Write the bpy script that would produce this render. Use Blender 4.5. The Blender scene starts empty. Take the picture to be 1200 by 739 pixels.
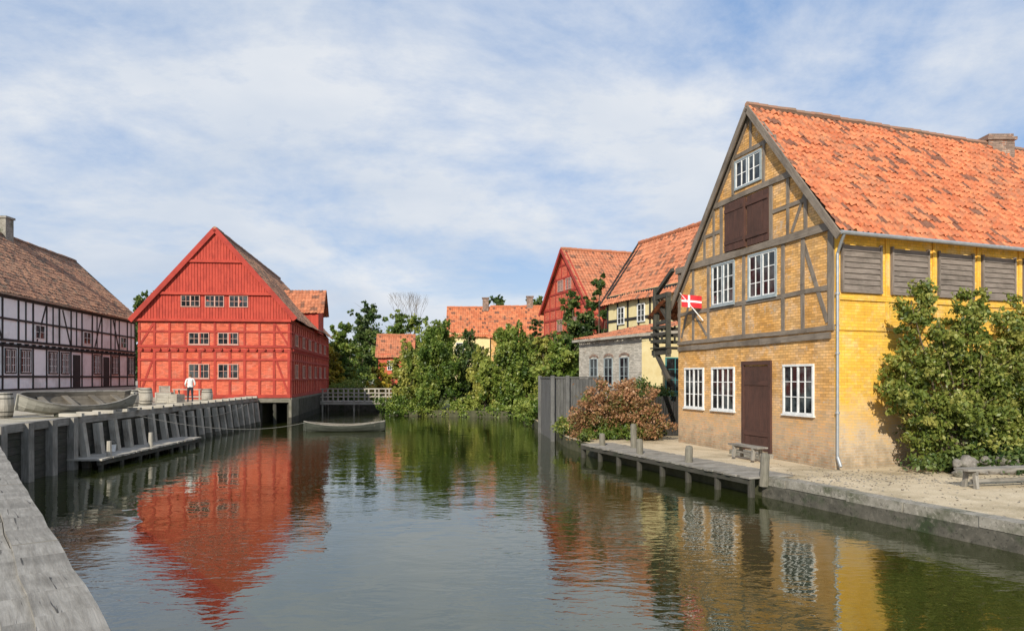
import bpy, math, random, bmesh
import numpy as np
from mathutils import Vector, Matrix
random.seed(3)
SC=bpy.context.scene
# ---------------------------------------------------------------- materials
def newmat(name):
    m=bpy.data.materials.new(name); m.use_nodes=True
    nt=m.node_tree; b=nt.nodes['Principled BSDF']
    return m,nt,b
def N(nt,t,**k):
    n=nt.nodes.new(t)
    for a,v in k.items(): setattr(n,a,v)
    return n
def mixc(nt,fac,a,b,mode='MIX'):
    n=nt.nodes.new('ShaderNodeMix'); n.data_type='RGBA'; n.blend_type=mode
    for s,v in ((0,fac),(6,a),(7,b)):
        if isinstance(v,bpy.types.NodeSocket): nt.links.new(v,n.inputs[s])
        else: n.inputs[s].default_value=v if s==0 else (*v,1) if len(v)==3 else v
    return n.outputs[2]
def math_(nt,op,a,b=0.0,clamp=False):
    n=nt.nodes.new('ShaderNodeMath'); n.operation=op; n.use_clamp=clamp
    for i,v in enumerate((a,b)):
        if isinstance(v,bpy.types.NodeSocket): nt.links.new(v,n.inputs[i])
        else: n.inputs[i].default_value=v
    return n.outputs[0]
def rng_(nt,v,a,b,c=0.0,d=1.0):
    n=nt.nodes.new('ShaderNodeMapRange'); nt.links.new(v,n.inputs[0])
    for i,x in enumerate((a,b,c,d)): n.inputs[i+1].default_value=x
    return n.outputs[0]
def noise(nt,vec,scale,detail=5,rough=.55,dist=0.0):
    n=N(nt,'ShaderNodeTexNoise'); n.inputs['Scale'].default_value=scale
    n.inputs['Detail'].default_value=detail; n.inputs['Roughness'].default_value=rough
    n.inputs['Distortion'].default_value=dist
    nt.links.new(vec,n.inputs['Vector']); return n.outputs['Fac']
def coord(nt,kind='Object',scale=(1,1,1)):
    t=N(nt,'ShaderNodeTexCoord'); mp=N(nt,'ShaderNodeMapping'); mp.inputs['Scale'].default_value=scale
    nt.links.new(t.outputs[kind],mp.inputs['Vector']); return mp.outputs[0]
def bump(nt,b,h,strength,dist=.02):
    n=N(nt,'ShaderNodeBump'); n.inputs['Strength'].default_value=strength; n.inputs['Distance'].default_value=dist
    nt.links.new(h,n.inputs['Height']); nt.links.new(n.outputs[0],b.inputs['Normal'])
def mottled(name,c1,c2,scale=3,kind='Object',sc=(1,1,1),rough=.85,bmp=.3,c3=None,s3=.6,bd=.02,grit=None):
    m,nt,b=newmat(name); v=coord(nt,kind,sc)
    f=noise(nt,v,scale,7,.65); f2=rng_(nt,f,.34,.66)
    col=mixc(nt,f2,c1,c2)
    if c3:
        g=noise(nt,v,scale*s3*.35,5,.65); g2=rng_(nt,g,.50,.64); col=mixc(nt,g2,col,c3)
    if grit:
        g=noise(nt,v,grit,3,.7); col=mixc(nt,rng_(nt,g,.58,.66,0,.75),col,tuple(x*.4 for x in c1)); col=mixc(nt,rng_(nt,g,.42,.34,0,.5),col,tuple(min(1,x*1.5) for x in c2))
    nt.links.new(col,b.inputs['Base Color']); b.inputs['Roughness'].default_value=rough
    if bmp: bump(nt,b,f,bmp,bd)
    return m
def wood(name,c1,c2,dark=None,rough=.85,crack=.6):
    m,nt,b=newmat(name); v=coord(nt,'UV',(1.2,14,1)); v2=coord(nt,'UV',(1,1,1)); v3=coord(nt,'UV',(.8,22,1))
    f=noise(nt,v,1.5,7,.7,.3); g=noise(nt,v2,.9,6,.65); c=noise(nt,v3,1.1,4,.6,.6)
    dk=dark or tuple(x*.5 for x in c1)
    col=mixc(nt,rng_(nt,f,.35,.65),c1,c2)
    col=mixc(nt,rng_(nt,g,.45,.68,0,.75),col,dk)
    cr=rng_(nt,c,.64,.68,0,crack); col=mixc(nt,cr,col,tuple(x*.25 for x in dk))
    nt.links.new(col,b.inputs['Base Color']); b.inputs['Roughness'].default_value=rough
    bump(nt,b,math_(nt,'SUBTRACT',f,cr),.5,.015); return m
def brickpaint(name,p1,p2,b1,b2,mort,z0,z1,patch=.63,bumps=.6,mk=.55,lo=.62,p3=None):
    m,nt,b=newmat(name); v=coord(nt,'UV'); t=N(nt,'ShaderNodeTexBrick')
    nt.links.new(v,t.inputs['Vector']); t.inputs['Scale'].default_value=1
    t.inputs['Brick Width'].default_value=.26; t.inputs['Row Height'].default_value=.09
    t.inputs['Mortar Size'].default_value=.011; t.inputs['Mortar Smooth'].default_value=.3
    t.inputs['Color1'].default_value=(*b1,1); t.inputs['Color2'].default_value=(*b2,1); t.inputs['Mortar'].default_value=(*mort,1)
    t2=N(nt,'ShaderNodeTexBrick'); nt.links.new(v,t2.inputs['Vector']); t2.inputs['Scale'].default_value=1
    t2.inputs['Brick Width'].default_value=.26; t2.inputs['Row Height'].default_value=.09; t2.inputs['Mortar Size'].default_value=0.0
    t2.inputs['Color1'].default_value=(0,0,0,1); t2.inputs['Color2'].default_value=(1,1,1,1)
    n1=noise(nt,v,.7,6,.65); n2=noise(nt,v,2.2,7,.7); n3=noise(nt,v,11,4)
    sx=N(nt,'ShaderNodeSeparateXYZ'); nt.links.new(v,sx.inputs[0])
    zz=math_(nt,'ADD',sx.outputs[1],math_(nt,'MULTIPLY',math_(nt,'SUBTRACT',n2,.5),3.5))
    wear=rng_(nt,zz,z0,z1,1,0)
    pat=rng_(nt,n2,patch,patch+.05); wear=math_(nt,'MAXIMUM',wear,pat)
    p=mixc(nt,rng_(nt,n1,.36,.64),p1,p2)
    if p3: p=mixc(nt,rng_(nt,noise(nt,v,1.3,6,.7),.50,.64,0,.85),p,p3)
    p=mixc(nt,rng_(nt,n3,.3,.7,0,.25),p,b2)
    st=noise(nt,coord(nt,'UV',(4,.35,1)),1.2,5,.6); p=mixc(nt,rng_(nt,st,.55,.72,0,.35),p,tuple(x*.55 for x in p1))
    vt=rng_(nt,t2.outputs['Color'],0,1,lo,1.12)
    gg=N(nt,'ShaderNodeCombineColor')
    for i in range(3): nt.links.new(vt,gg.inputs[i])
    p=mixc(nt,.85,p,gg.outputs[0],'MULTIPLY')
    p=mixc(nt,math_(nt,'MULTIPLY',t.outputs['Fac'],mk),p,tuple(x*.4 for x in p1))
    bc=mixc(nt,.6,t.outputs['Color'],gg.outputs[0],'MULTIPLY')
    col=mixc(nt,wear,p,bc)
    damp=rng_(nt,zz,.3,1.4,.5,0); col=mixc(nt,damp,col,(.06,.055,.035))
    nt.links.new(col,b.inputs['Base Color']); b.inputs['Roughness'].default_value=.9
    h=math_(nt,'SUBTRACT',math_(nt,'MULTIPLY',n3,.5),t.outputs['Fac']); bump(nt,b,h,bumps,.012)
    return m
def tiles(name,c1,c2,c3,lichen,amt=.5,dk=.86):
    m,nt,b=newmat(name); v=coord(nt,'UV')
    fl=N(nt,'ShaderNodeVectorMath',operation='FLOOR'); nt.links.new(v,fl.inputs[0])
    w=N(nt,'ShaderNodeTexWhiteNoise'); w.noise_dimensions='2D'; nt.links.new(fl.outputs[0],w.inputs['Vector'])
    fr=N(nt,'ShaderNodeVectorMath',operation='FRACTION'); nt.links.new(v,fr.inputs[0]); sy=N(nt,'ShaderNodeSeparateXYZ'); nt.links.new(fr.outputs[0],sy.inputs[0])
    r=N(nt,'ShaderNodeValToRGB'); nt.links.new(w.outputs['Value'],r.inputs[0])
    e=r.color_ramp.elements; e[0].position=0; e[0].color=(*c1,1); e[1].position=1; e[1].color=(*c3,1)
    x=e.new(.45); x.color=(*[(a+b_)/2 for a,b_ in zip(c1,c2)],1); x=e.new(dk); x.color=(*c2,1); x=e.new(dk+.05); x.color=(*c3,1)
    ob=coord(nt,'Object'); n1=noise(nt,ob,.35,7,.7); n2=noise(nt,ob,4,5,.7)
    fac=math_(nt,'MULTIPLY',rng_(nt,n1,.38,.62,.15,1),rng_(nt,n2,.40,.62,.0,1)); fac=math_(nt,'MULTIPLY',fac,amt)
    col=mixc(nt,fac,r.outputs[0],lichen)
    top_band=rng_(nt,sy.outputs[1],.0,.22,.45,0); col=mixc(nt,top_band,col,tuple(x*.35 for x in c1))  # each tile's colour darkens towards its upper edge
    nt.links.new(col,b.inputs['Base Color']); b.inputs['Roughness'].default_value=.8
    bump(nt,b,n2,.3,.01); return m
def leafmat(name,c1,c2,c3):
    m=bpy.data.materials.new(name); m.use_nodes=True; nt=m.node_tree; nt.nodes.clear()
    a=N(nt,'ShaderNodeAttribute',attribute_name='tone')
    r=N(nt,'ShaderNodeValToRGB'); nt.links.new(a.outputs['Fac'],r.inputs[0])
    e=r.color_ramp.elements; e[0].color=(*c1,1); e[0].position=.05; e[1].color=(*c3,1); e[1].position=.95
    x=e.new(.5); x.color=(*c2,1)
    d=N(nt,'ShaderNodeBsdfDiffuse'); t=N(nt,'ShaderNodeBsdfTranslucent'); g=N(nt,'ShaderNodeBsdfGlossy')
    g.inputs['Roughness'].default_value=.45; g.inputs['Color'].default_value=(.5,.5,.5,1)
    nt.links.new(r.outputs[0],d.inputs[0]); nt.links.new(r.outputs[0],t.inputs[0])
    m1=N(nt,'ShaderNodeMixShader'); m1.inputs[0].default_value=.4; nt.links.new(d.outputs[0],m1.inputs[1]); nt.links.new(t.outputs[0],m1.inputs[2])
    m2=N(nt,'ShaderNodeMixShader'); m2.inputs[0].default_value=.05; nt.links.new(m1.outputs[0],m2.inputs[1]); nt.links.new(g.outputs[0],m2.inputs[2])
    o=N(nt,'ShaderNodeOutputMaterial'); nt.links.new(m2.outputs[0],o.inputs[0]); return m
def simple(name,c,rough=.6,metal=0):
    m,nt,b=newmat(name); v=coord(nt); f=noise(nt,v,6,4)
    col=mixc(nt,rng_(nt,f,.3,.7),tuple(x*.82 for x in c),tuple(min(1,x*1.1) for x in c))
    nt.links.new(col,b.inputs['Base Color']); b.inputs['Roughness'].default_value=rough; b.inputs['Metallic'].default_value=metal; return m
# ---------------------------------------------------------------- mesh builder
class MB:
    def __init__(s): s.v=[];s.f=[];s.uv=[];s.m=[]
    def poly(s,pts,uvs=None,mi=0):
        i=len(s.v); s.v+=[tuple(p) for p in pts]; s.f.append(tuple(range(i,i+len(pts))))
        s.uv+=(uvs or [(p[0],p[1]) for p in pts]); s.m.append(mi)
    def hexa(s,a,b,mi=0):
        a=[Vector(p) for p in a]; b=[Vector(p) for p in b]
        ru,rv=random.uniform(0,50),random.uniform(0,50); L=(b[0]-a[0]).length; c=0
        for i in range(4):
            j=(i+1)%4; w=(a[j]-a[i]).length
            s.poly([a[i],a[j],b[j],b[i]],[(ru,rv+c),(ru,rv+c+w),(ru+L,rv+c+w),(ru+L,rv+c)],mi); c+=w
        w=(a[1]-a[0]).length; h=(a[2]-a[1]).length
        q=[(ru,rv),(ru+.05,rv),(ru+.05,rv+h),(ru,rv+h)]
        s.poly(a[::-1],q,mi); s.poly(b,q,mi)
    def box(s,x0,y0,z0,x1,y1,z1,mi=0):
        dx,dy,dz=x1-x0,y1-y0,z1-z0
        if dx>=dy and dx>=dz: s.hexa([(x0,y0,z0),(x0,y1,z0),(x0,y1,z1),(x0,y0,z1)],[(x1,y0,z0),(x1,y1,z0),(x1,y1,z1),(x1,y0,z1)],mi)
        elif dy>=dz: s.hexa([(x0,y0,z0),(x1,y0,z0),(x1,y0,z1),(x0,y0,z1)],[(x0,y1,z0),(x1,y1,z0),(x1,y1,z1),(x0,y1,z1)],mi)
        else: s.hexa([(x0,y0,z0),(x1,y0,z0),(x1,y1,z0),(x0,y1,z0)],[(x0,y0,z1),(x1,y0,z1),(x1,y1,z1),(x0,y1,z1)],mi)
    def bar(s,p0,p1,w,h,mi=0,up=(0,0,1)):
        p0=Vector(p0);p1=Vector(p1); d=(p1-p0).normalized(); u=Vector(up)
        if abs(d.dot(u))>.95: u=Vector((1,0,0))
        r=d.cross(u).normalized(); u=r.cross(d)
        def ring(p): return [p-r*w/2-u*h/2,p+r*w/2-u*h/2,p+r*w/2+u*h/2,p-r*w/2+u*h/2]
        s.hexa(ring(p0),ring(p1),mi)
    def limb(s,p0,p1,r0,r1,seg=8,mi=0,caps=True):
        p0=Vector(p0);p1=Vector(p1); d=(p1-p0); L=d.length; d.normalize()
        u=Vector((0,0,1)) if abs(d.z)<.9 else Vector((1,0,0)); a=d.cross(u).normalized(); b=d.cross(a)
        A=[];B=[]
        for i in range(seg):
            t=2*math.pi*i/seg; o=a*math.cos(t)+b*math.sin(t); A.append(p0+o*r0); B.append(p1+o*r1)
        for i in range(seg):
            j=(i+1)%seg; s.poly([A[i],A[j],B[j],B[i]],[(0,i*.2),(0,i*.2+.2),(L,i*.2+.2),(L,i*.2)],mi)
        if caps: s.poly(A[::-1],None,mi); s.poly(B,None,mi)
    def lathe(s,c,prof,seg=16,mi=0,axis=None):
        c=Vector(c); ax=Vector(axis or (0,0,1)).normalized(); u=Vector((1,0,0)) if abs(ax.x)<.9 else Vector((0,1,0))
        a=ax.cross(u).normalized(); b=ax.cross(a)
        R=[[c+ax*z+(a*math.cos(2*math.pi*i/seg)+b*math.sin(2*math.pi*i/seg))*r for i in range(seg)] for r,z in prof]
        for k in range(len(R)-1):
            for i in range(seg):
                j=(i+1)%seg; z0,z1=prof[k][1],prof[k+1][1]
                s.poly([R[k][i],R[k][j],R[k+1][j],R[k+1][i]],[(z0,i*.15),(z0,i*.15+.15),(z1,i*.15+.15),(z1,i*.15)],mi)
        s.poly(R[0][::-1],None,mi); s.poly(R[-1],None,mi)
    def obj(s,name,mats,parent=None,loc=None,smooth=False):
        me=bpy.data.meshes.new(name); me.from_pydata(s.v,[],s.f)
        for m in mats: me.materials.append(m)
        me.polygons.foreach_set('material_index',s.m)
        if smooth: me.polygons.foreach_set('use_smooth',[True]*len(s.f))
        uvl=me.uv_layers.new(name='UVMap'); uvl.data.foreach_set('uv',[c for q in s.uv for c in q])
        o=bpy.data.objects.new(name,me); SC.collection.objects.link(o)
        if parent: me.transform(Matrix.Translation(-parent.location)); o.parent=parent
        elif loc: me.transform(Matrix.Translation(-Vector(loc))); o.location=loc
        me.update(); return o
def empty(name,loc):
    o=bpy.data.objects.new(name,None); o.location=loc; SC.collection.objects.link(o); return o
class Fr:
    def __init__(s,o,d,n):
        s.o=Vector((o[0],o[1])); s.d=Vector(d).normalized(); s.n=Vector(n).normalized()
    def p(s,u,z,n=0):
        q=s.o+s.d*u+s.n*n; return Vector((q.x,q.y,z))
def beam(mb,fr,u0,z0,u1,z1,w=.16,n1=.035,mi=0,n0=-.05,rough=0):
    du,dz=u1-u0,z1-z0; L=math.hypot(du,dz); n1=n1+random.uniform(0,.014)
    ux,uz=-dz/L,du/L
    k=max(1,int(L/1.1)) if rough else 1
    def ring(t):
        ww=w/2*(1+random.uniform(-rough,rough)); o=random.uniform(-rough,rough)*.12
        u=u0+du*t+ux*o; z=z0+dz*t+uz*o; pu,pz=ux*ww,uz*ww
        return [fr.p(u-pu,z-pz,n0),fr.p(u+pu,z+pz,n0),fr.p(u+pu,z+pz,n1),fr.p(u-pu,z-pz,n1)]
    prev=ring(0)
    for i in range(k):
        nx=ring((i+1)/k); mb.hexa(prev,nx,mi); prev=nx
def wall(mb,fr,pts,n=0,mi=0): mb.poly([fr.p(u,z,n) for u,z in pts],[(u,z) for u,z in pts],mi)
def window(mb,fr,u0,u1,z0,z1,nx=4,ny=3,n=0.0,fmi=0,gmi=1,fw=.07,mw=.028,split=True,sill=True,smi=None):
    for i in range(nx):
        for j in range(ny):
            a,b=u0+(u1-u0)*i/nx,u0+(u1-u0)*(i+1)/nx; c,d=z0+(z1-z0)*j/ny,z0+(z1-z0)*(j+1)/ny
            e=[random.uniform(-.004,.004) for _ in range(2)]
            mb.poly([fr.p(a,c,n+.010+e[0]),fr.p(b,c,n+.010+e[1]),fr.p(b,d,n+.010-e[0]),fr.p(a,d,n+.010-e[1])],[(a,c),(b,c),(b,d),(a,d)],gmi)
    def bx(a,b,c,d,h): beam(mb,fr,a,(b+d)/2,c,(b+d)/2,abs(d-b),n+h,fmi,n-.01)
    bx(u0-fw,z0-fw,u1+fw,z0,.05); bx(u0-fw,z1,u1+fw,z1+fw,.05)
    def vx(a,w,h,mi=fmi): beam(mb,fr,a,z0,a,z1,w,n+h,mi,n-.01)
    vx(u0-fw/2,fw,.045); vx(u1+fw/2,fw,.045)
    s2=fmi if smi is None else smi
    for i in range(1,nx):
        u=u0+(u1-u0)*i/nx; big=split and i*2==nx; vx(u,(.085 if big else mw),.035,fmi if big else s2)
    for j in range(1,ny):
        z=z0+(z1-z0)*j/ny; beam(mb,fr,u0,z,u1,z,mw,n+.018,s2,n)
    if smi is not None:
        for u in (u0+.02,u1-.02,(u0+u1)/2-.06,(u0+u1)/2+.06): vx(u,.035,.028,s2)
        for z in (z0+.02,z1-.02): beam(mb,fr,u0,z,u1,z,.035,n+.028,s2,n)
    if sill: beam(mb,fr,u0-fw-.04,z0-fw-.03,u1+fw+.04,z0-fw-.03,.05,n+.09,fmi,n-.01)
def tile_roof(name,R0,R1,E0,E1,mat,parent,tw=.26,tl=.34,amp=.035,step=.035,sag=.05,m=6,seed=1):
    R0,R1,E0,E1=[np.array(p,float) for p in (R0,R1,E0,E1)]; rg=np.random.default_rng(seed)
    L=np.linalg.norm(R1-R0); D=np.linalg.norm(E0-R0); nu=max(1,int(round(L/tw))); nv=max(1,int(round(D/tl)))
    us=np.arange(nu*m+1)/m; vs=np.array([x for j in range(nv) for x in (j,j+.95)])
    nrm=np.cross(R1-R0,E0-R0); nrm/=np.linalg.norm(nrm)
    if nrm[2]<0: nrm=-nrm
    U,V=np.meshgrid(us,vs); a=(U/nu)[...,None]; b=(V/nv)[...,None]
    P=(1-b)*((1-a)*R0+a*R1)+b*((1-a)*E0+a*E1)
    jit=rg.normal(0,.011,(nv+1,nu+1)); ji=jit[np.floor(V).astype(int),np.minimum(np.floor(U),nu).astype(int)]
    js=rg.normal(0,.025,(nv+1,nu+1))[np.floor(V).astype(int),np.minimum(np.floor(U),nu).astype(int)]
    sg=sag*(np.sin(U*tw*.9+seed)*.5+np.sin(U*tw*.37+V*tl*.6+seed*2)*.8+np.sin(V*tl*1.1+seed)*.4)
    sg*=np.minimum(1,V/nv*4+.25)
    off=amp*np.sin(2*np.pi*U)+step*(V-np.floor(V))+ji+sg
    dn=(E0-R0)/D
    P=P+off[...,None]*nrm+(js*(V-np.floor(V)))[...,None]*dn; nx=len(us); ny=len(vs)
    idx=np.arange(nx*ny).reshape(ny,nx)
    q=np.stack([idx[:-1,:-1],idx[:-1,1:],idx[1:,1:],idx[1:,:-1]],-1).reshape(-1,4)
    me=bpy.data.meshes.new(name); me.from_pydata(P.reshape(-1,3).tolist(),[],q.tolist())
    uv=np.stack([U*.9999+.0005,V*.9999+.0005],-1).reshape(-1,2)
    uvc=uv[q]; cen=uvc.mean(1,keepdims=True); uvc=cen+(uvc-cen)*.96
    l=me.uv_layers.new(name='UVMap'); l.data.foreach_set('uv',uvc.reshape(-1))
    me.materials.append(mat); o=bpy.data.objects.new(name,me); SC.collection.objects.link(o)
    me.transform(Matrix.Translation(-parent.location)); o.parent=parent; return o
def ridge(name,A,B,mat,parent,r=.14,sl=.42):
    mb=MB(); A=Vector(A);B=Vector(B); n=max(1,int((B-A).length/sl)); d=(B-A)/n
    for i in range(n):
        z=Vector((0,0,random.uniform(-.02,.02)-.03)); mb.limb(A+d*i+z,A+d*(i+1.06)+z,r*.9,r*1.05,8)
    return mb.obj(name,[mat],parent)
def foliage(name,blobs,n,size,mat,parent=None,seed=1,clump=.2,shell=.45,droop=0,asp=.55):
    rg=np.random.default_rng(seed); vols=np.array([b[3]*b[4]*b[5] for b in blobs])**.67; vols/=vols.sum()
    C=[];T=[];Dn=[]
    for b,f in zip(blobs,vols):
        k=int(n*f); per=55; nc=max(6,k//per); bt=rg.normal(0,.12)
        d=rg.normal(size=(nc,3)); d/=np.linalg.norm(d,axis=1)[:,None]; r=rg.random(nc)**shell
        lump=1+.25*np.sin(d[:,0]*5+seed)+.18*np.sin(d[:,1]*7+seed*2)+.16*np.sin(d[:,2]*6+seed*3)
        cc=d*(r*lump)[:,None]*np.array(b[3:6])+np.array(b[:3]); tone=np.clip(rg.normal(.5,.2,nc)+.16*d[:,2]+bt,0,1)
        sc=np.array(b[3:6]).mean()*clump*rg.uniform(.4,1.3,nc)
        ids=rg.integers(0,nc,k); o=rg.normal(size=(k,3))*sc[ids][:,None]*np.array([1,1,.7])
        if droop: o[:,2]-=np.abs(rg.normal(size=k))*droop
        C.append(cc[ids]+o); T.append(np.clip(tone[ids]+rg.normal(0,.12,k),0,1)); Dn.append(d[ids])
    C=np.concatenate(C);T=np.concatenate(T);Dn=np.concatenate(Dn)
    ok=C[:,2]>.03; C=C[ok];T=T[ok];Dn=Dn[ok]; k=len(C)
    a=rg.normal(size=(k,3)); a[:,2]-=.5; a/=np.linalg.norm(a,axis=1)[:,None]
    nn=Dn*.8+rg.normal(size=(k,3))*.7+np.array([0,0,.5]); b=np.cross(nn,a); b/=np.linalg.norm(b,axis=1)[:,None]+1e-9
    s=(size*rg.uniform(.55,1.35,k))[:,None]
    V=np.stack([C-a*s,C+b*s*asp,C+a*s,C-b*s*asp],1).reshape(-1,3)
    loc=np.array(parent.location) if parent else np.zeros(3); V=V-loc
    me=bpy.data.meshes.new(name); me.vertices.add(4*k); me.vertices.foreach_set('co',V.reshape(-1))
    me.loops.add(4*k); me.loops.foreach_set('vertex_index',np.arange(4*k)); me.polygons.add(k)
    me.polygons.foreach_set('loop_start',np.arange(k)*4); me.polygons.foreach_set('loop_total',np.full(k,4))
    at=me.attributes.new('tone','FLOAT','POINT'); at.data.foreach_set('value',np.repeat(T,4))
    me.materials.append(mat); me.update(); me.validate()
    o=bpy.data.objects.new(name,me); SC.collection.objects.link(o)
    if parent: o.parent=parent
    return o
# ---------------------------------------------------------------- material set
M_ywall=brickpaint('ochre_brick',(.74,.37,.085),(.82,.50,.20),(.66,.49,.31),(.48,.27,.14),(.58,.50,.40),.9,2.9,.585,.8,.55,.6,p3=(.76,.52,.31))
M_yside=brickpaint('yellow_limewash',(.88,.46,.028),(.88,.54,.065),(.64,.49,.32),(.49,.35,.22),(.55,.48,.38),1.2,3.0,.67,.4,.35,.8,p3=(.84,.58,.22))
M_grey=wood('weathered_oak',(.165,.135,.108),(.27,.225,.18),(.08,.062,.046))
M_shut=wood('shutter_boards',(.17,.135,.115),(.27,.23,.195),(.09,.075,.06))
M_brown=wood('brown_door_boards',(.065,.028,.02),(.10,.045,.032),(.035,.018,.013))
M_white=simple('white_window_paint',(.76,.77,.76),.5)
M_greyframe=simple('pale_grey_window_paint',(.30,.35,.37),.5)
M_glass,nt,b=newmat('window_glass'); v=coord(nt); f=noise(nt,v,1.3,3)
nt.links.new(mixc(nt,rng_(nt,f,.45,.6),(.010,.013,.016),(.07,.085,.09)),b.inputs['Base Color']); b.inputs['Roughness'].default_value=.05
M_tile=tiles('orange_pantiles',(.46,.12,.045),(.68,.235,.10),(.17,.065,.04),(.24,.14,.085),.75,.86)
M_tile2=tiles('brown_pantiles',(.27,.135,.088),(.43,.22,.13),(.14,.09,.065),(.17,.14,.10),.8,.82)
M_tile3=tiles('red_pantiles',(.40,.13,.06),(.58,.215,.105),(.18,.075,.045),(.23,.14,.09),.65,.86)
M_zinc=simple('zinc_gutter',(.34,.36,.38),.5,.4)
M_chim=brickpaint('chimney_brick',(.28,.2,.16),(.22,.16,.13),(.35,.16,.1),(.3,.2,.14),(.4,.37,.33),-9,-8,.5)
M_rboard=wood('red_weatherboard',(.42,.045,.028),(.52,.075,.045),(.28,.03,.02),crack=.6)
M_rtim=wood('red_timber',(.34,.034,.022),(.44,.055,.036),(.22,.022,.016),crack=.5)
M_rwall=brickpaint('red_painted_infill',(.66,.12,.058),(.72,.17,.095),(.60,.17,.10),(.5,.11,.07),(.55,.18,.13),-9,-8,.66,.6,.4,.65,p3=(.62,.21,.14))
M_black=wood('tarred_timber',(.016,.016,.016),(.035,.033,.032),(.010,.010,.010))
M_wwall=mottled('limewashed_panel',(.76,.82,.86),(.83,.88,.91),2.5,bmp=.15,c3=(.62,.65,.66))
M_cream=mottled('cream_plaster',(.66,.55,.28),(.76,.66,.38),2,bmp=.15)
M_wbrick=brickpaint('whitewashed_brick',(.50,.465,.40),(.60,.56,.49),(.42,.36,.29),(.34,.28,.22),(.40,.37,.32),-9,-8,.58,lo=.6,mk=.55)
M_plank=wood('weathered_quay_timber',(.19,.175,.15),(.34,.32,.285),(.09,.083,.07),crack=.9)
M_pile=wood('pale_fender_timber',(.34,.31,.26),(.50,.47,.41),(.15,.13,.10))
M_pilew=wood('fender_timber_wet',(.13,.12,.095),(.24,.22,.18),(.055,.06,.032))
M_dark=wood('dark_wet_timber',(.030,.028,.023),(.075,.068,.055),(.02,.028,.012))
M_fence=wood('charcoal_fence_boards',(.09,.09,.088),(.15,.15,.145),(.055,.055,.055))
M_sand=mottled('sandy_gravel',(.46,.375,.25),(.58,.49,.35),3,bmp=.5,c3=(.31,.25,.155),s3=.35,grit=26)
M_cob=mottled('trodden_quay_gravel',(.34,.30,.24),(.46,.42,.34),3,bmp=.5,c3=(.24,.225,.15),grit=22)
M_conc=mottled('quay_concrete',(.19,.175,.145),(.31,.29,.25),4,bmp=.5,c3=(.09,.095,.06),s3=1.0,grit=14)
M_concd=mottled('wet_quay_face',(.055,.052,.04),(.115,.105,.085),3,bmp=.5,c3=(.028,.042,.016),s3=1.2,grit=9)
M_earth=mottled('bank_earth',(.04,.045,.02),(.09,.085,.045),3,bmp=.5)
M_rock=mottled('granite_boulder',(.15,.135,.12),(.27,.25,.22),5,bmp=.5,c3=(.10,.10,.07),grit=14)
M_bark=wood('bark',(.10,.075,.05),(.17,.13,.09),(.05,.04,.03))
M_leafA=leafmat('willow_leaves',(.055,.11,.018),(.165,.245,.04),(.34,.38,.08))
M_leafD=leafmat('birch_leaves',(.10,.14,.025),(.28,.32,.06),(.48,.46,.11))
M_leafB=leafmat('dark_leaves',(.024,.055,.014),(.07,.125,.03),(.17,.22,.055))
M_leafC=leafmat('lilac_leaves',(.06,.10,.018),(.20,.25,.045),(.44,.42,.11))
M_leafR=leafmat('autumn_leaves',(.11,.14,.03),(.40,.20,.10),(.54,.32,.17))
M_leafY=leafmat('yellow_leaves',(.14,.16,.02),(.38,.32,.04),(.58,.45,.05))
# ---------------------------------------------------------------- world, sun
S=Vector((-.24,-.82,.50)).normalized(); el=math.asin(S.z); az=math.atan2(S.x,S.y)
w=bpy.data.worlds.new('World'); SC.world=w; w.use_nodes=True; nt=w.node_tree; bg=nt.nodes['Background']
sky=N(nt,'ShaderNodeTexSky'); sky.sky_type='NISHITA'; sky.sun_disc=False; sky.sun_elevation=el; sky.sun_rotation=az
sky.dust_density=.6; sky.ozone_density=1.3
tc=N(nt,'ShaderNodeTexCoord'); sp=N(nt,'ShaderNodeSeparateXYZ'); nt.links.new(tc.outputs['Generated'],sp.inputs[0])
zz=math_(nt,'ADD',math_(nt,'MAXIMUM',sp.outputs[2],0),.24)
cx=math_(nt,'DIVIDE',sp.outputs[0],zz); cy=math_(nt,'DIVIDE',sp.outputs[1],zz)
cb=N(nt,'ShaderNodeCombineXYZ'); nt.links.new(math_(nt,'MULTIPLY',cx,.95),cb.inputs[0]); nt.links.new(cy,cb.inputs[1]); cb.inputs[2].default_value=2.7
n1=noise(nt,cb.outputs[0],1.0,10,.60,.35); n2=noise(nt,cb.outputs[0],3.4,10,.66,.2); n3=noise(nt,cb.outputs[0],.9,6,.55,.2)
cv=rng_(nt,math_(nt,'ADD',math_(nt,'MULTIPLY',n1,.74),math_(nt,'MULTIPLY',n2,.26)),.39,.555,.06,.97)
cc=mixc(nt,rng_(nt,n3,.38,.62),(8.1,8.35,8.7),(5.7,6.5,7.7))
hz=rng_(nt,sp.outputs[2],0,.20,.75,0)
base=mixc(nt,.62,sky.outputs[0],(2.9,4.9,8.6))
base=mixc(nt,hz,base,(6.6,7.4,8.3))
nt.links.new(mixc(nt,cv,base,cc),bg.inputs['Color']); bg.inputs['Strength'].default_value=.102
L=bpy.data.lights.new('sun','SUN'); L.energy=5.0; L.angle=math.radians(.6); L.color=(1,.92,.78)
lo=bpy.data.objects.new('sun',L); SC.collection.objects.link(lo); lo.rotation_euler=S.to_track_quat('Z','Y').to_euler(); lo.location=(0,-20,40)
# ---------------------------------------------------------------- camera
cd=bpy.data.cameras.new('camera'); cam=bpy.data.objects.new('camera',cd); SC.collection.objects.link(cam)
cam.location=(0,0,3.3); cam.rotation_euler=(math.pi/2,0,0); cd.lens=24.9; cd.sensor_width=36; cd.shift_y=.0604; cd.clip_end=3000; cd.clip_start=.1
SC.camera=cam
SC.view_settings.view_transform='Standard'; SC.view_settings.look='None'; SC.view_settings.exposure=0
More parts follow.
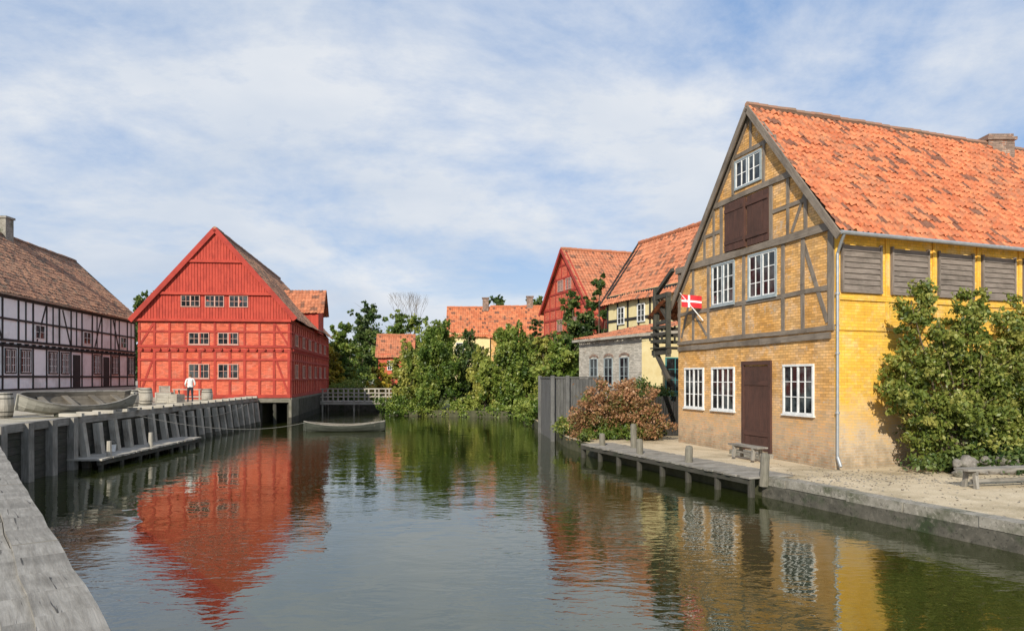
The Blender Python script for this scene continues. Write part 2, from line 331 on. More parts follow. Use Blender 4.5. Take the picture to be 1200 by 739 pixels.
# ---------------------------------------------------------------- water
m,nt,b=newmat('canal_water'); v=coord(nt,'Object',(1,1.3,1)); v2=coord(nt,'Object',(.8,1.5,1))
a1=noise(nt,v,.8,3,.5,.4); a2=noise(nt,v2,3.6,3,.5,.4); a3=noise(nt,coord(nt,'Object',(1,.6,1)),.12,3,.5)
amp=rng_(nt,a3,.42,.58,.15,1.15)
h=math_(nt,'ADD',math_(nt,'MULTIPLY',a1,.42),math_(nt,'MULTIPLY',math_(nt,'MULTIPLY',a2,.24),amp))
bump(nt,b,h,.5,.07)
nt.links.new(mixc(nt,rng_(nt,a3,.4,.6),(.017,.023,.004),(.026,.030,.007)),b.inputs['Base Color'])
b.inputs['Roughness'].default_value=.012; b.inputs['IOR'].default_value=1.85; b.inputs['Specular IOR Level'].default_value=.9
b.inputs['Specular Tint'].default_value=(.97,1.0,.90,1)
mb=MB(); mb.poly([(-60,-40,0),(60,-40,0),(60,110,0),(-60,110,0)]); mb.obj('water',[m])
# ---------------------------------------------------------------- ground
LE=[(5.6,-6.0),(-10.84,15),(-15.3,20.9),(-16,25.9),(-16.8,35),(-18,49.8),(-21,75),(-22,92),(-12,100),(-12,700)]
GZ=1.74
mb=MB()
for i in range(len(LE)-1):
    (x0,y0),(x1,y1)=LE[i],LE[i+1]
    rows=[(0,GZ),(6,GZ+.02),(12,2.5),(40,2.6),(900,2.7)]
    for (a,za),(b2,zb) in zip(rows[:-1],rows[1:]):
        mb.poly([(x0-a,y0,za),(x1-a,y1,za),(x1-b2,y1,zb),(x0-b2,y0,zb)])
    mb.poly([(x0,y0,-1),(x1,y1,-1),(x1,y1,GZ),(x0,y0,GZ)],None,1)
mb.poly([(5.6,-6,GZ),(900,-6,GZ),(900,-300,GZ),(-900,-300,GZ),(-900,-6,GZ)]); mb.poly([(5.6,-6,-1),(40,-6,-1),(40,-6,GZ),(5.6,-6,GZ)],None,1)
mb.obj('ground',[M_cob,M_earth])
RE=[(17.3,-5.98),(9.6,13.3),(7.0,19.7),(3.5,29),(2.6,33),(2.3,37),(1.7,43),(1.4,50),(.8,58),(-9.5,61),(-11,67),(-12,90),(-12,100),(-12,700)]
RZ=.5
mb=MB(); mb.poly([(x,y,RZ) for x,y in RE]+[(900,700,RZ),(900,-5.98,RZ)])
for (x0,y0),(x1,y1) in zip(RE[:-1],RE[1:]): mb.poly([(x0,y0,-1),(x1,y1,-1),(x1,y1,RZ),(x0,y0,RZ)],None,1)
mb.obj('path_ground',[M_sand,M_earth])
mb=MB(); mb.poly([(2.0,47,.51),(1.3,57.9,.51),(-9.4,61.2,.51),(-10.9,67,.51),(-11.8,99,.51),(60,99,.51),(60,40,.51),(9,44,.51)])
mb.obj('grass',[mottled('grass',(.05,.08,.02),(.10,.13,.035),6,bmp=.6)])
rg=random.Random(77); mb=MB()
for i in range(1500):
    x=rg.uniform(7.5,19); y=rg.uniform(12.5,23) if i%2 else rg.gauss(19.6,.9)
    if (x-9.6)*(19.7-13.3)-(y-13.3)*(7.0-9.6)<3.2: continue
    r=rg.uniform(.012,.038); an=rg.uniform(0,3); mb.poly([(x+math.cos(an+k*1.26)*r*rg.uniform(.7,1.2),y+math.sin(an+k*1.26)*r,RZ+.004+(.016 if k==0 else 0)) for k in range(5)],None,rg.choice((0,0,1)))
mb.obj('pebbles_and_fallen_leaves',[M_rock,M_bark])
# ---------------------------------------------------------------- left foreground quay edge
par=empty('timber_quay_edge',(-6,9,1.8)); mb=MB(); mw=MB()
d=Vector((-10.84-5.6,21,0)).normalized(); nrm=Vector((d.y,-d.x,0)); p0=Vector((5.6,-6,0))
s=0; k=0
while s<34:
    Ls=(4.3,3.9,4.1,3.6)[k%4]; k+=1; a=p0+d*s; c=p0+d*(s+Ls-.02)
    for off,wd,zt in ((-.155,.35,1.81),(-.425,.17,1.785)):
        zt+=random.uniform(-.008,.008); q=nrm*(off+random.uniform(-.012,.012)); nseg=6
        for j in range(nseg):
            e0,e1=[Vector((0,0,zt-.14+.006*math.sin((s+Ls*jj/nseg)*5.1)))+nrm*.010*math.sin((s+Ls*jj/nseg)*3.3) for jj in (j,j+1)]
            mb.bar((a+(c-a)*j/nseg)+q+e0,(a+(c-a)*(j+1)/nseg)+q+e1,wd,.28)
    s+=Ls
s=0
while s<34:
    a=p0+d*s+nrm*.04; mw.bar(a+Vector((0,0,-.6)),a+Vector((0,0,1.5)),.22,.22,up=(d.x,d.y,0)); s+=2
for k in range(7):
    a=p0+nrm*.015; mw.bar(a+Vector((0,0,-.15+k*.245)),a+d*34+Vector((0,0,-.15+k*.245)),.05,.235)
mb.obj('coping_timbers',[M_plank],par); mw.obj('wall_boards',[M_dark],par)
# ---------------------------------------------------------------- left timber quay with fenders
par=empty('timber_quay_wall',(-17,38,1)); mf=MB(); mt=MB(); mwl=MB(); rq=random.Random(12)
def along(pts,step):
    out=[]; acc=0
    for (x0,y0),(x1,y1) in zip(pts[:-1],pts[1:]):
        L_=math.hypot(x1-x0,y1-y0); t=acc
        while t<L_: out.append((x0+(x1-x0)*t/L_,y0+(y1-y0)*t/L_,(y1-y0)/L_,-(x1-x0)/L_)); t+=step
        acc=t-L_
    return out
QP=[(-15.3,20.9),(-16,25.9),(-16.8,35),(-18,49.8)]
for (x0,y0),(x1,y1) in zip(QP[:-1],QP[1:]):
    for k in range(8): mwl.bar((x0+.03,y0,-.15+k*.235),(x1+.03,y1,-.15+k*.235),.06,.225)
    mt.bar((x0-.02,y0,GZ+.0),(x1-.02,y1,GZ+.0),.36,.26)
for i,(x,y,nx,ny) in enumerate(along(QP[1:],1.22)):
    r=rq.uniform(-.07,.07); l=rq.uniform(.22,.38); hh=rq.uniform(-.12,.04); wd=rq.uniform(.19,.27)
    P0=Vector((x+nx*(.2+l),y+ny*(.2+l)+r,-.6)); P1=Vector((x+nx*.22,y+ny*.22,GZ+hh-.1)); k_=.38
    Pm=P0.lerp(P1,k_); mf.bar(P0,Pm,.24,wd,1,up=(0,1,0)); mf.bar(Pm,P1,.24,wd,0,up=(0,1,0))
    mf.bar((x-nx*.5,y-ny*.5,GZ+.19),(x+nx*.30,y+ny*.30,GZ+.19+.001*i),.2,.12)
for i,(x,y,nx,ny) in enumerate(along(QP[:2],1.5)):
    mt.bar((x+.17,y,-.6),(x+.17,y,GZ+.12),.3,.26,up=(0,1,0))
mf.obj('fender_posts',[M_pile,M_pilew],par); mt.obj('coping_timbers',[M_plank],par); mwl.obj('wall_boards',[M_dark],par)
par=empty('low_jetty',(-15.3,29.5,.4)); mb=MB(); y=25.2
while y<34.5:
    xa=-15.9-(y-25)*.06; e=random.uniform(-.04,.04); mb.box(xa,y,.34+random.uniform(-.008,.008),xa+1.3+e,y+.19,.40); y+=.205
mb.obj('deck_boards',[M_pile],par); mb=MB()
for y in np.arange(25.4,34.6,1.5):
    xa=-15.9-(y-25)*.06; mb.limb((xa+1.18,y,-.6),(xa+1.18,y,.335),.09,.09); mb.limb((xa+.1,y,-.6),(xa+.1,y,.335),.09,.09)
mb.bar((-14.72,25.2,.25),(-15.25,34.5,.25),.1,.16); mb.obj('piles',[M_dark],par)
mb=MB(); mb.limb((-14.9,26.2,.3),(-14.9,26.2,.95),.1,.08); mb.limb((-15.1,29.6,.3),(-15.1,29.6,1.0),.1,.08); mb.obj('mooring_posts',[M_pile],par)
mb=MB(); mb.lathe((0,0,0),[(.13,0),(.17,.3),(.175,.31)],14); mb.lathe((0,0,.3),[(.185,0),(.185,.02)],14,1)
for i in range(8):
    t0,t1=math.pi*i/8,math.pi*(i+1)/8; mb.limb((math.cos(t0)*.17,0,.31+math.sin(t0)*.16),(math.cos(t1)*.17,0,.31+math.sin(t1)*.16),.008,.008,5,1,False)
o=mb.obj('bucket',[M_white,M_dark]); o.location=(-15.6,27.6,.41)
# ---------------------------------------------------------------- right quay
par=empty('stone_quay_edge',(9,15,.5)); mb=MB(); a=Vector((17.3,-5.98,0)); c=Vector((7.0,19.7,0)); dd=(c-a).normalized(); Lq=(c-a).length; nn=Vector((-dd.y,dd.x,0))
if nn.x>0: nn=-nn
s=0
while s<Lq-.3:
    l=min(random.uniform(1.5,2.6),Lq-s); p=a+dd*s-nn*.17; q=a+dd*(s+l-.02)-nn*.17; jx=nn*random.uniform(-.02,.02)
    z=Vector((0,0,.45+random.uniform(-.012,.012))); mb.bar(p+z+jx,q+z+jx,.42,.22); s+=l
mb.bar(a-nn*.04,c-nn*.04,.2,.66,1); mb.obj('kerb_stones',[M_conc,M_concd],par)
o=par.children[0]; bv=o.modifiers.new('b','BEVEL'); bv.width=.02; bv.segments=2
par=empty('wooden_landing_stage',(5.5,24,.5)); mb=MB(); mp=MB(); a=Vector((7.0,19.7,0)); c=Vector((3.35,29.4,0)); dd=(c-a).normalized(); nn=Vector((-dd.y,dd.x,0)); nn=nn if nn.x<0 else -nn
Lq=(c-a).length; s=0
while s<Lq:
    p=a+dd*s+Vector((0,0,.535+random.uniform(-.01,.01))); e=random.uniform(-.05,.05); mb.bar(p+nn*(.55+e),p-nn*.95,.19,.05); s+=.202
for k in range(8):
    p=a+dd*(k*Lq/7); mp.limb(p+nn*.42+Vector((0,0,-.6)),p+nn*.42+Vector((0,0,.5)),.1,.1)
mp.bar(a+nn*.48+Vector((0,0,.43)),c+nn*.48+Vector((0,0,.43)),.1,.15); mb.obj('deck_boards',[M_plank],par); mp.obj('piles',[M_dark],par)
def wpost(x,y,h,r=.12,lean=(0,0)):
    mb=MB(); mb.lathe((x,y,.3),[(r*1.05,0),(r,.3),(r*.95,h+.1),(r*.8,h+.18),(r*.3,h+.2)],10); o=mb.obj('mooring_post',[M_pilew],loc=(x,y,.3)); o.rotation_euler=(lean[0],lean[1],0)
for x,y,h in ((6.95,19.55,.72),(5.7,22.9,.6),(4.6,25.5,.6),(4.75,27.6,1.0),(3.65,28.6,.55)): wpost(x,y,h,.125,(random.uniform(-.04,.04),random.uniform(-.05,.05)))
# ---------------------------------------------------------------- yellow merchant house
C=Vector((9.8,21.5)); G=Vector((-.277,1)).normalized(); Sd=Vector((.935,.355)).normalized()
FG=Fr(C,G,(-G.y,G.x)); FS=Fr(C,Sd,(Sd.y,-Sd.x)); W=9.63; SL=24; GA=4.25; ZR=13.1; ZE=7.7
sl=(ZR-ZE)/(GA+.35)
def HP(g,s,z): q=C+G*g+Sd*s; return (q.x,q.y,z)
par=empty('yellow_timber_framed_house',(C.x,C.y,.5))
mb=MB(); wt=ZR-sl*GA-.12; wl=ZR-sl*(W-GA)-.12
wall(mb,FG,[(0,.3),(W,.3),(W,wl),(GA,ZR-.12),(0,wt)]); mb.obj('gable_wall',[M_ywall],par)
mb=MB(); wall(mb,FS,[(0,.3),(SL,.3),(SL,wt),(0,wt)]); mb.obj('side_wall',[M_yside],par)
mb=MB(); F2=Fr(C+G*W,Sd,(-Sd.y,Sd.x)); wall(mb,F2,[(0,.3),(SL,.3),(SL,wl),(0,wl)]); F3=Fr(C+Sd*SL,G,(G.y,-G.x)); wall(mb,F3,[(0,.3),(W,.3),(W,wl),(GA,ZR-.12),(0,wt)]); mb.obj('rear_walls',[M_ywall],par)
oh=-.22
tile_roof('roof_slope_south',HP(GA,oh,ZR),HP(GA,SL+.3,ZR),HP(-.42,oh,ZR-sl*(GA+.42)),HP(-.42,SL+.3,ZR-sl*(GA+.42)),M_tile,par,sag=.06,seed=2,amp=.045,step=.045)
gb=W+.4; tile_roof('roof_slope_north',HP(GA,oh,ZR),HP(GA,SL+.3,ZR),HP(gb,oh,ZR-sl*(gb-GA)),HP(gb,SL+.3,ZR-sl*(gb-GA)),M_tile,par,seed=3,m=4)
ridge('ridge_tiles',HP(GA,oh,ZR+.05),HP(GA,SL+.3,ZR+.05),M_tile2,par,.14)
mb=MB()
def HV(g,s,dz=0): z=ZR-sl*abs(g-GA); return Vector(HP(g,s,z+dz))
for g in (-.42,gb):
    mb.bar(HV(GA,oh-.02,-.12),HV(g,oh-.02,-.12),.05,.24); mb.bar(HV(GA,oh+.06,-.04),HV(g,oh+.06,-.04),.16,.05)
def gz(u): return ZR-.2-sl*abs(u-GA)
B=lambda *a,**k: beam(mb,FG,*a,**{'rough':.14,**k})
B(.15,4.58,W-.05,4.52,w=.2,n1=.07); B(.0,4.82,W,4.76,w=.16,n1=.05)
B(-.1,7.93,W+.1,7.90,w=.26,n1=.09); B(.1,6.05,W,6.0,w=.15)
B(1.9,10.05,6.8,10.02,w=.2,n1=.06); B(2.9,11.55,5.7,11.53,w=.14); B(1.25,9.0,3.0,9.0,w=.13); B(6.2,8.98,7.4,8.95,w=.13)
B(.13,4.85,.13,7.85,w=.24,n1=.05)
for u in (1.45,2.45,4.72,7.15,8.35,W-.12): B(u,4.85,u,7.8,w=.17)
for u in (3.10,6.22): B(u,8.05,u,min(gz(u),10.0),w=.17)
for u in (1.3,7.45): B(u,8.05,u,gz(u)-.1,w=.15)
for u in (2.2,6.75): B(u,8.05,u,gz(u)-.1,w=.13)
for u in (3.5,5.4): B(u,10.15,u,min(gz(u),11.6),w=.14)
B(4.3,11.6,4.3,12.8,w=.14)
B(.3,5.0,1.4,7.6,w=.15,n1=.02); B(W-.3,5.0,8.45,7.0,w=.15,n1=.02); B(7.3,5.0,8.2,5.9,w=.13,n1=.02); B(2.0,8.1,1.35,9.2,w=.12,n1=.02)
beam(mb,FG,.0,gz(0)+.02,GA,gz(GA)+.02,.2,.06); beam(mb,FG,GA,gz(GA)+.02,W,gz(W)+.02,.2,.055)
mb.obj('gable_timbers',[M_grey],par)
mb=MB()
for (a,c,z0,z1) in ((.98,2.36,2.16,3.66),(5.38,6.83,2.10,3.63),(7.57,8.98,2.10,3.63)):
    window(mb,FG,a,c,z0,z1,4,3)
for (a,c,z0,z1) in ((2.86,4.36,6.18,7.66),(5.38,6.83,6.16,7.66)): window(mb,FG,a,c,z0,z1,4,3,fmi=2,smi=0)
window(mb,FG,3.72,5.22,10.35,11.32,4,2,fmi=2,smi=0,sill=False)
mb.obj('windows',[M_white,M_glass,M_greyframe],par)
mb=MB(); BB=lambda *a,**k: beam(mb,FG,*a,**k)
for k in range(5): BB(3.20+k*.292+.14,.72,3.20+k*.292+.14,3.70,w=.283,n1=.02)
for z in (1.3,3.1): BB(3.2,z,4.66,z,w=.16,n1=.045)
BB(3.13,.6,3.13,3.8,w=.13,n1=.07);BB(4.73,.6,4.73,3.8,w=.13,n1=.07);BB(3.07,3.82,4.8,3.82,w=.14,n1=.08)
for k in range(4): BB(3.34+k*.32,8.07,3.34+k*.32,9.88,w=.31,n1=.06)
for k in range(4): BB(4.72+k*.32,8.07,4.72+k*.32,9.88,w=.31,n1=.11)
for z in (8.4,9.6): BB(3.22,z,4.5,z,w=.14,n1=.09); BB(4.6,z,5.83,z,w=.14,n1=.14)
mb.obj('door_and_hatch',[M_brown],par)
mb=MB(); BB(3.0,.56,4.9,.56,w=.2,n1=.5); mb.obj('doorstep',[M_conc],par)
mb=MB()
def Bs(*a,**k): beam(mb,FS,*a,**k)
u=.22
while u<SL-2:
    for k in range(8):
        z=5.98+k*.17+random.uniform(-.008,.008)
        p0_=[FS.p(u,z,.03),FS.p(u,z+.165,.012),FS.p(u,z+.175,.04),FS.p(u,z,.075)]; q0=[FS.p(u+1.62,z,.03),FS.p(u+1.62,z+.165,.012),FS.p(u+1.62,z+.175,.04),FS.p(u+1.62,z,.075)]
        mb.hexa(p0_,q0)
    Bs(u+.03,5.95,u+.03,7.4,w=.07,n1=.085); Bs(u+1.59,5.95,u+1.59,7.4,w=.07,n1=.085); Bs(u,5.93,u+1.62,5.93,w=.08,n1=.1)
    u+=2.04
mb.obj('loft_shutters',[M_shut],par)
mb=MB()
for i in range(11): Bs(.02+i*2.04+.06,4.9,.02+i*2.04+.06,7.9,w=.17,n1=.03)
Bs(0,5.75,SL,5.75,w=.17,n1=.04); Bs(0,4.8,SL,4.8,w=.12,n1=.03); mb.obj('painted_side_timbers',[M_yside],par)
mb=MB()
window(mb,FS,12,13.4,2.2,3.7); window(mb,FS,8.5,9.9,2.2,3.7); mb.obj('side_windows',[M_white,M_glass],par)
mb=MB(); gzz=ZR-sl*(GA+.42)-.02
for i in range(20): mb.limb(HP(-.5,oh+i*1.24,gzz-.002*i),HP(-.5,oh+(i+1)*1.24,gzz-.002*(i+1)),.065,.065,8)
a=Vector(HP(-.5,-.1,gzz-.05)); c_=Vector(HP(-.14,-.02,gzz-.55)); e_=Vector(HP(-.14,-.02,.9)); mb.limb(a,c_,.045,.045); mb.limb(c_,e_,.045,.045); mb.limb(e_,Vector(HP(-.3,-.04,.62)),.05,.05)
for z in (2.2,4.0,5.8): mb.limb(Vector(HP(-.14,-.02,z)),Vector(HP(-.14,-.02,z+.06)),.07,.07)
mb.obj('gutter_and_downpipe',[M_zinc],par,smooth=False)
mb=MB(); q=C+G*(GA)+Sd*12.7
mb.box(q.x-.55,q.y-.4,12.3,q.x+.55,q.y+.4,13.25); mb.box(q.x-.62,q.y-.47,13.25,q.x+.62,q.y+.47,13.38); mb.box(q.x-.52,q.y-.38,13.38,q.x+.52,q.y+.38,13.52)
mb.obj('chimney',[M_chim],par)
mb=MB()
def X(g,s,z): return Vector(HP(g,s,z))
for s_ in (-.45,1.4):
    mb.bar(X(W+1.25,s_,4.2),X(W+1.25,s_,7.3),.24,.24); mb.bar(X(W+.12,s_,4.2),X(W+.12,s_,7.0),.2,.2)
    mb.bar(X(W,s_,4.45),X(W+1.5,s_,4.4),.2,.24); mb.bar(X(W,s_,6.9),X(W+1.5,s_,6.85),.18,.2); mb.bar(X(W,s_,5.75),X(W+1.3,s_,5.7),.14,.16)
    mb.bar(X(W+.05,s_,3.2),X(W+1.2,s_,4.35),.16,.16); mb.bar(X(W+.1,s_,5.8),X(W+1.2,s_,6.8),.14,.14); mb.bar(X(W-.3,s_,7.9),X(W+1.3,s_,7.0),.16,.16)
for z in (4.9,5.2,5.5): mb.bar(X(W+1.3,-.7,z),X(W+1.3,2,z),.06,.15)
for z in (4.9,5.2,5.5): mb.bar(X(W+.1,-.62,z),X(W+1.35,-.62,z),.05,.13)
for k in range(5): mb.bar(X(W+.1+k*.3,-.65,4.6),X(W+.1+k*.3,2.2,4.6),.27,.06)
mb.obj('loading_gallery',[M_dark],par)
z0=ZR-sl*(gb-GA)
tile_roof('gallery_roof',X(gb-.3,-.75,z0+.30),X(gb-.3,2.3,z0+.30),X(W+1.7,-.75,z0-.45),X(W+1.7,2.3,z0-.45),M_tile3,par,m=4)
# ---- flag on a slanting pole
par=empty('danish_flag_on_pole',(FG.p(6.9,5.6,0))); mb=MB(); a=FG.p(7.5,5.6,.05); c=FG.p(7.95,6.75,.85); mb.limb(a,c,.025,.015); mb.obj('pole',[M_white],par)
mr=simple('flag_red',(.62,.02,.03),.8); mwh=simple('flag_white',(.8,.8,.8),.8)
mb=MB(); fo=FG.p(7.9,6.68,.8); ud=Vector((.95,-.15,-.04)).normalized(); nn=Vector((.2,.9,0)).normalized()
xs=[.80*x for x in (0,.12,.24,.32,.42,.54,.66,.78,.9,1.0)]; zs=[.50*x for x in (0,.21,.42,.58,.79,1.0)]
def fp(x,z): return fo+ud*x+Vector((0,0,-z-.06*x))+nn*(.05*math.sin(x*9+z*2))*x**.5
for i in range(9):
    for j in range(5):
        mb.poly([fp(xs[i],zs[j]),fp(xs[i+1],zs[j]),fp(xs[i+1],zs[j+1]),fp(xs[i],zs[j+1])],None,1 if (j==2 or i==3) else 0)
mb.obj('flag',[mr,mwh],par)
# ---------------------------------------------------------------- red warehouse
A=Vector((-26.3,49.8)); D1=Vector((10.4,1.0)).normalized(); RW=10.45; D2=Vector((-.149,1)).normalized(); RL=24.9
FRf=Fr(A,D1,(D1.y,-D1.x)); Bc=A+D1*RW; FRs=Fr(Bc,D2,(D2.y,-D2.x)); RG=5.3; RZR=13.76; RZE=7.3; rsl=(RZR-RZE)/(RG+.4)
def RP(u,t,z): q=A+D1*u+D2*t; return Vector((q.x,q.y,z))
par=empty('red_timber_framed_warehouse',(A.x,A.y,1.8))
mb=MB(); wall(mb,FRf,[(0,1.7),(RW,1.7),(RW,7.45),(0,7.45)]); wall(mb,FRs,[(0,1.7),(RL,1.7),(RL,7.5),(0,7.5)])
Fl=Fr(A,D2,(-D2.y,D2.x)); wall(mb,Fl,[(0,1.7),(RL,1.7),(RL,7.5),(0,7.5)]); Fb=Fr(A+D2*RL,D1,(-D1.y,D1.x)); wall(mb,Fb,[(0,1.7),(RW,1.7),(RW,7.5),(RG,RZR-.1),(0,7.5)])
mb.obj('walls',[M_rwall],par)
mb=MB()
def rz(u): return RZR-.1-rsl*abs(u-RG)
u=-.1
while u<RW+.05:
    for (z0,z1,n1) in ((7.35,9.22,.14),(9.22,11.5,.20),(11.5,14,.25)):
        ta=min(z1,rz(u+.1))
        if ta>z0: beam(mb,FRf,u+.1,z0,u+.1,ta,.175,n1-.02,0,.0)
    u+=.2
for z,n1 in ((7.35,.22),(9.22,.27),(11.5,.31)):
    hw=(RZR-z)/rsl; a_=max(-.1,RG-hw); b_=min(RW+.1,RG+hw); beam(mb,FRf,a_,z,b_,z,.18,n1,0,0)
mb.obj('gable_boards',[M_rboard],par)
mb=MB()
for fr,Lw in ((FRf,RW),(FRs,RL)):
    for z,wd in ((1.95,.22),(3.15,.15),(4.55,.15),(5.2,.2),(5.5,.17),(6.55,.14),(7.3,.2)): beam(mb,fr,0,z,Lw,z,wd,.06)
    k=int(Lw/1.04)
    for i in range(k+1):
        u=.1+(Lw-.2)*i/k; beam(mb,fr,u,1.9,u,5.2,.17,.05,rough=.1); beam(mb,fr,u,5.5,u,7.3,.15,.05,rough=.1)
    for i in (0,k-1):
        u=.1+(Lw-.2)*(i+.5)/k; s_=1 if i==0 else -1
        for (z0,z1) in ((2.05,4.9),(5.55,7.2)): beam(mb,fr,u-.5*s_,z0,u+.5*s_,z1,.14,.03)
    if Lw>20:
        for i in (5,6,12,13,18): u=.1+(Lw-.2)*(i+.5)/k; beam(mb,fr,u-.5,2.05,u+.5,4.9,.13,.03)
    for i in range(int(Lw/.6)):
        u=.3+i*.6; beam(mb,fr,u,5.34,u+.001,5.2,.14,.2)
mb.obj('timber_frame',[M_rtim],par)
mb=MB()
for a_,c_ in ((3.0,4.2),(4.65,5.85),(6.3,7.5)): window(mb,FRf,a_,c_,8.32,9.05,4,2,n=.125,fmi=0,sill=False,fw=.05)
for a_,c_ in ((3.5,4.8),(5.5,6.8)):
    window(mb,FRf,a_,c_,5.68,6.42,4,2,n=.03,fw=.05); window(mb,FRf,a_,c_,3.28,4.2,4,2,n=.03,fw=.05)
for i in range(6): window(mb,FRs,2.0+i*3.7,3.2+i*3.7,5.7,6.42,4,2,n=.03,fw=.05); window(mb,FRs,2.0+i*3.7,3.2+i*3.7,3.3,4.2,4,2,n=.03,fw=.05)
M_pinkf=simple('dull_red_frames',(.52,.30,.24),.6)
mb.obj('windows',[M_pinkf,M_glass],par)
mb=MB()
for g in (-.42,RW+.42):
    z=RZR-rsl*abs(g-RG); mb.bar(RP(RG,-.38,RZR-.02),RP(g,-.38,z-.02),.06,.34)
mb.obj('verge_boards',[M_rtim],par)
for nm,g,sd in (('roof_slope_east',RW+.45,5),('roof_slope_west',-.45,6)):
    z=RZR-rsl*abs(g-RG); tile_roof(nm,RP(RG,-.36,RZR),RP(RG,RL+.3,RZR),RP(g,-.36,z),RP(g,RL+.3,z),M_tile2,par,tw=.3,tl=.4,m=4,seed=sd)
ridge('ridge_tiles',RP(RG,-.36,RZR+.05),RP(RG,RL+.3,RZR+.05),M_tile2,par,.17,.5)
mb=MB(); t0,t1=13.0,17.0; tm=15; Fd=Fr(RP(RW+.05,t0,0).xy,D2,(D2.y,-D2.x))
wall(mb,Fd,[(0,7.3),(4,7.3),(4,9.3),(2,11.3),(0,9.3)],.35)
for tt in (t0,t1):
    p=RP(RW+.4,tt,7.3); q=RP(RW-4,tt,7.3); mb.poly([p,q,q+Vector((0,0,2)),p+Vector((0,0,2))])
mb.obj('dormer_walls',[M_rboard],par)
tile_roof('dormer_roof_a',RP(RW+.9,tm,11.35),RP(RG,tm,11.35),RP(RW+.9,t0-.3,9.05),RP(RG,t0-.3,9.05),M_tile3,par,tw=.3,tl=.4,m=4)
tile_roof('dormer_roof_b',RP(RW+.9,tm,11.35),RP(RG,tm,11.35),RP(RW+.9,t1+.3,9.05),RP(RG,t1+.3,9.05),M_tile3,par,tw=.3,tl=.4,m=4)
mb=MB()
t=0
while t<RL:
    p=Bc+D2*t; mb.bar((p.x+.02,p.y,-.6),(p.x+.02,p.y,.45),.2,.26,1,up=(0,1,0)); mb.bar((p.x+.02,p.y,.45),(p.x+.02,p.y,1.72),.2,.26,0,up=(0,1,0))
    if t>3.2: mb.bar((p.x-.1,p.y,-.6),(p.x-.1,p.y,1.7),.5,.05,1,up=(0,1,0))
    t+=.48
for k in range(3):
    p=A+D1*(RW-.15-k*1.0); mb.limb((p.x,p.y+.2,-.6),(p.x,p.y+.2,1.7),.14,.14,8,1)
mb.bar(RP(RW,0,1.72),RP(RW,RL,1.70),.24,.2); mb.bar(RP(7.6,-.02,1.66),RP(RW,-.02,1.66),.2,.3)
mb.obj('timber_piles',[M_pilew,M_dark],par)
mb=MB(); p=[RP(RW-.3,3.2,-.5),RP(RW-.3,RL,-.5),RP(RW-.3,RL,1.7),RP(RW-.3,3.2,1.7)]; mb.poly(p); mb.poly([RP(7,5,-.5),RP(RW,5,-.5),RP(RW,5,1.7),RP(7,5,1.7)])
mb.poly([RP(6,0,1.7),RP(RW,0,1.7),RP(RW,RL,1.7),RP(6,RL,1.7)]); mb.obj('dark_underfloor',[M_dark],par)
# ---------------------------------------------------------------- left black and white house
A=Vector((-33,62)); D=Vector((.160,-.987)).normalized(); FL=Fr(A,D,(-D.y,D.x)); LL=44; HD=10
par=empty('black_and_white_timber_house',(A.x,A.y,2.5))
Bk=Vector((D.y,-D.x))
def LP(u,d_,z): q=A+D*u+Bk*d_; return Vector((q.x,q.y,z))
mb=MB(); wall(mb,FL,[(0,2.2),(LL,2.2),(LL,8.3),(0,8.3)])
Fe=Fr(A,Bk,(-D.x,-D.y)); wall(mb,Fe,[(0,2.2),(HD,2.2),(HD,8.2),(5,13.1),(0,8.2)]); mb.obj('walls',[M_wwall],par)
mb=MB()
for z,wd in ((2.5,.25),(3.35,.13),(5.2,.2),(5.5,.15),(6.75,.12),(8.05,.2)): beam(mb,FL,0,z,LL,z,wd,.05)
n_=int(LL/1.75); w_=(LL-.2)/n_
for i in range(n_+1):
    u=.1+i*w_; beam(mb,FL,u,2.4,u,5.2,.14,.04,rough=.1); beam(mb,FL,u,5.5,u,8.0,.14,.04,rough=.1)
    if i%2==0 and i<n_: beam(mb,FL,u+w_/2,5.5,u+w_/2,8.0,.12,.035)
    if i%5==2: beam(mb,FL,u+.1,5.6,u+1.25,7.9,.13,.03)
    if i%5==4: beam(mb,FL,u+1.25,5.6,u+.1,7.9,.13,.03)
for i in range(int(LL/.87)): beam(mb,FL,.3+i*.87,5.36,.301+i*.87,5.22,.12,.2)
for z in (2.6,5.3,8.1): beam(mb,Fe,0,z,HD,z,.2,.05)
for i in range(8): beam(mb,Fe,.1+i*1.4,2.4,.1+i*1.4,8.1,.17,.04)
mb.obj('timber_frame',[M_black],par)
mb=MB()
for i in range(n_):
    u=.1+i*w_
    if i in (3,6,12): beam(mb,FL,u+w_/2,2.5,u+w_/2,4.9,1.1,.03,mi=2)
    elif i%4!=1: window(mb,FL,u+.32,u+w_-.32,3.6,4.95,4,3,fmi=2,smi=0,fw=.07,sill=False)
    if i%4==1: window(mb,FL,u+.3,u+w_-.3,5.8,6.6,2,2,split=False,fmi=0,fw=.05,sill=False)
mb.obj('windows_and_doors',[M_white,M_glass,M_black],par)
tile_roof('roof_slope_canal',LP(-.4,5,13.35),LP(LL,5,13.35),LP(-.4,-.35,8.2),LP(LL,-.35,8.2),M_tile2,par,tw=.3,tl=.38,m=4,seed=8)
tile_roof('roof_slope_street',LP(-.4,5,13.35),LP(LL,5,13.35),LP(-.4,HD+.6,7.95),LP(LL,HD+.6,7.95),M_tile2,par,tw=.6,tl=.8,m=2,seed=9)
ridge('ridge_tiles',LP(-.4,5,13.4),LP(LL,5,13.4),M_tile2,par,.17,.5)
mb=MB(); mb.bar(LP(-.42,5,13.25),LP(-.42,-.35,8.1),.08,.3); mb.bar(LP(-.42,5,13.25),LP(-.42,HD+.6,7.85),.08,.3); mb.obj('verge_boards',[M_black],par)
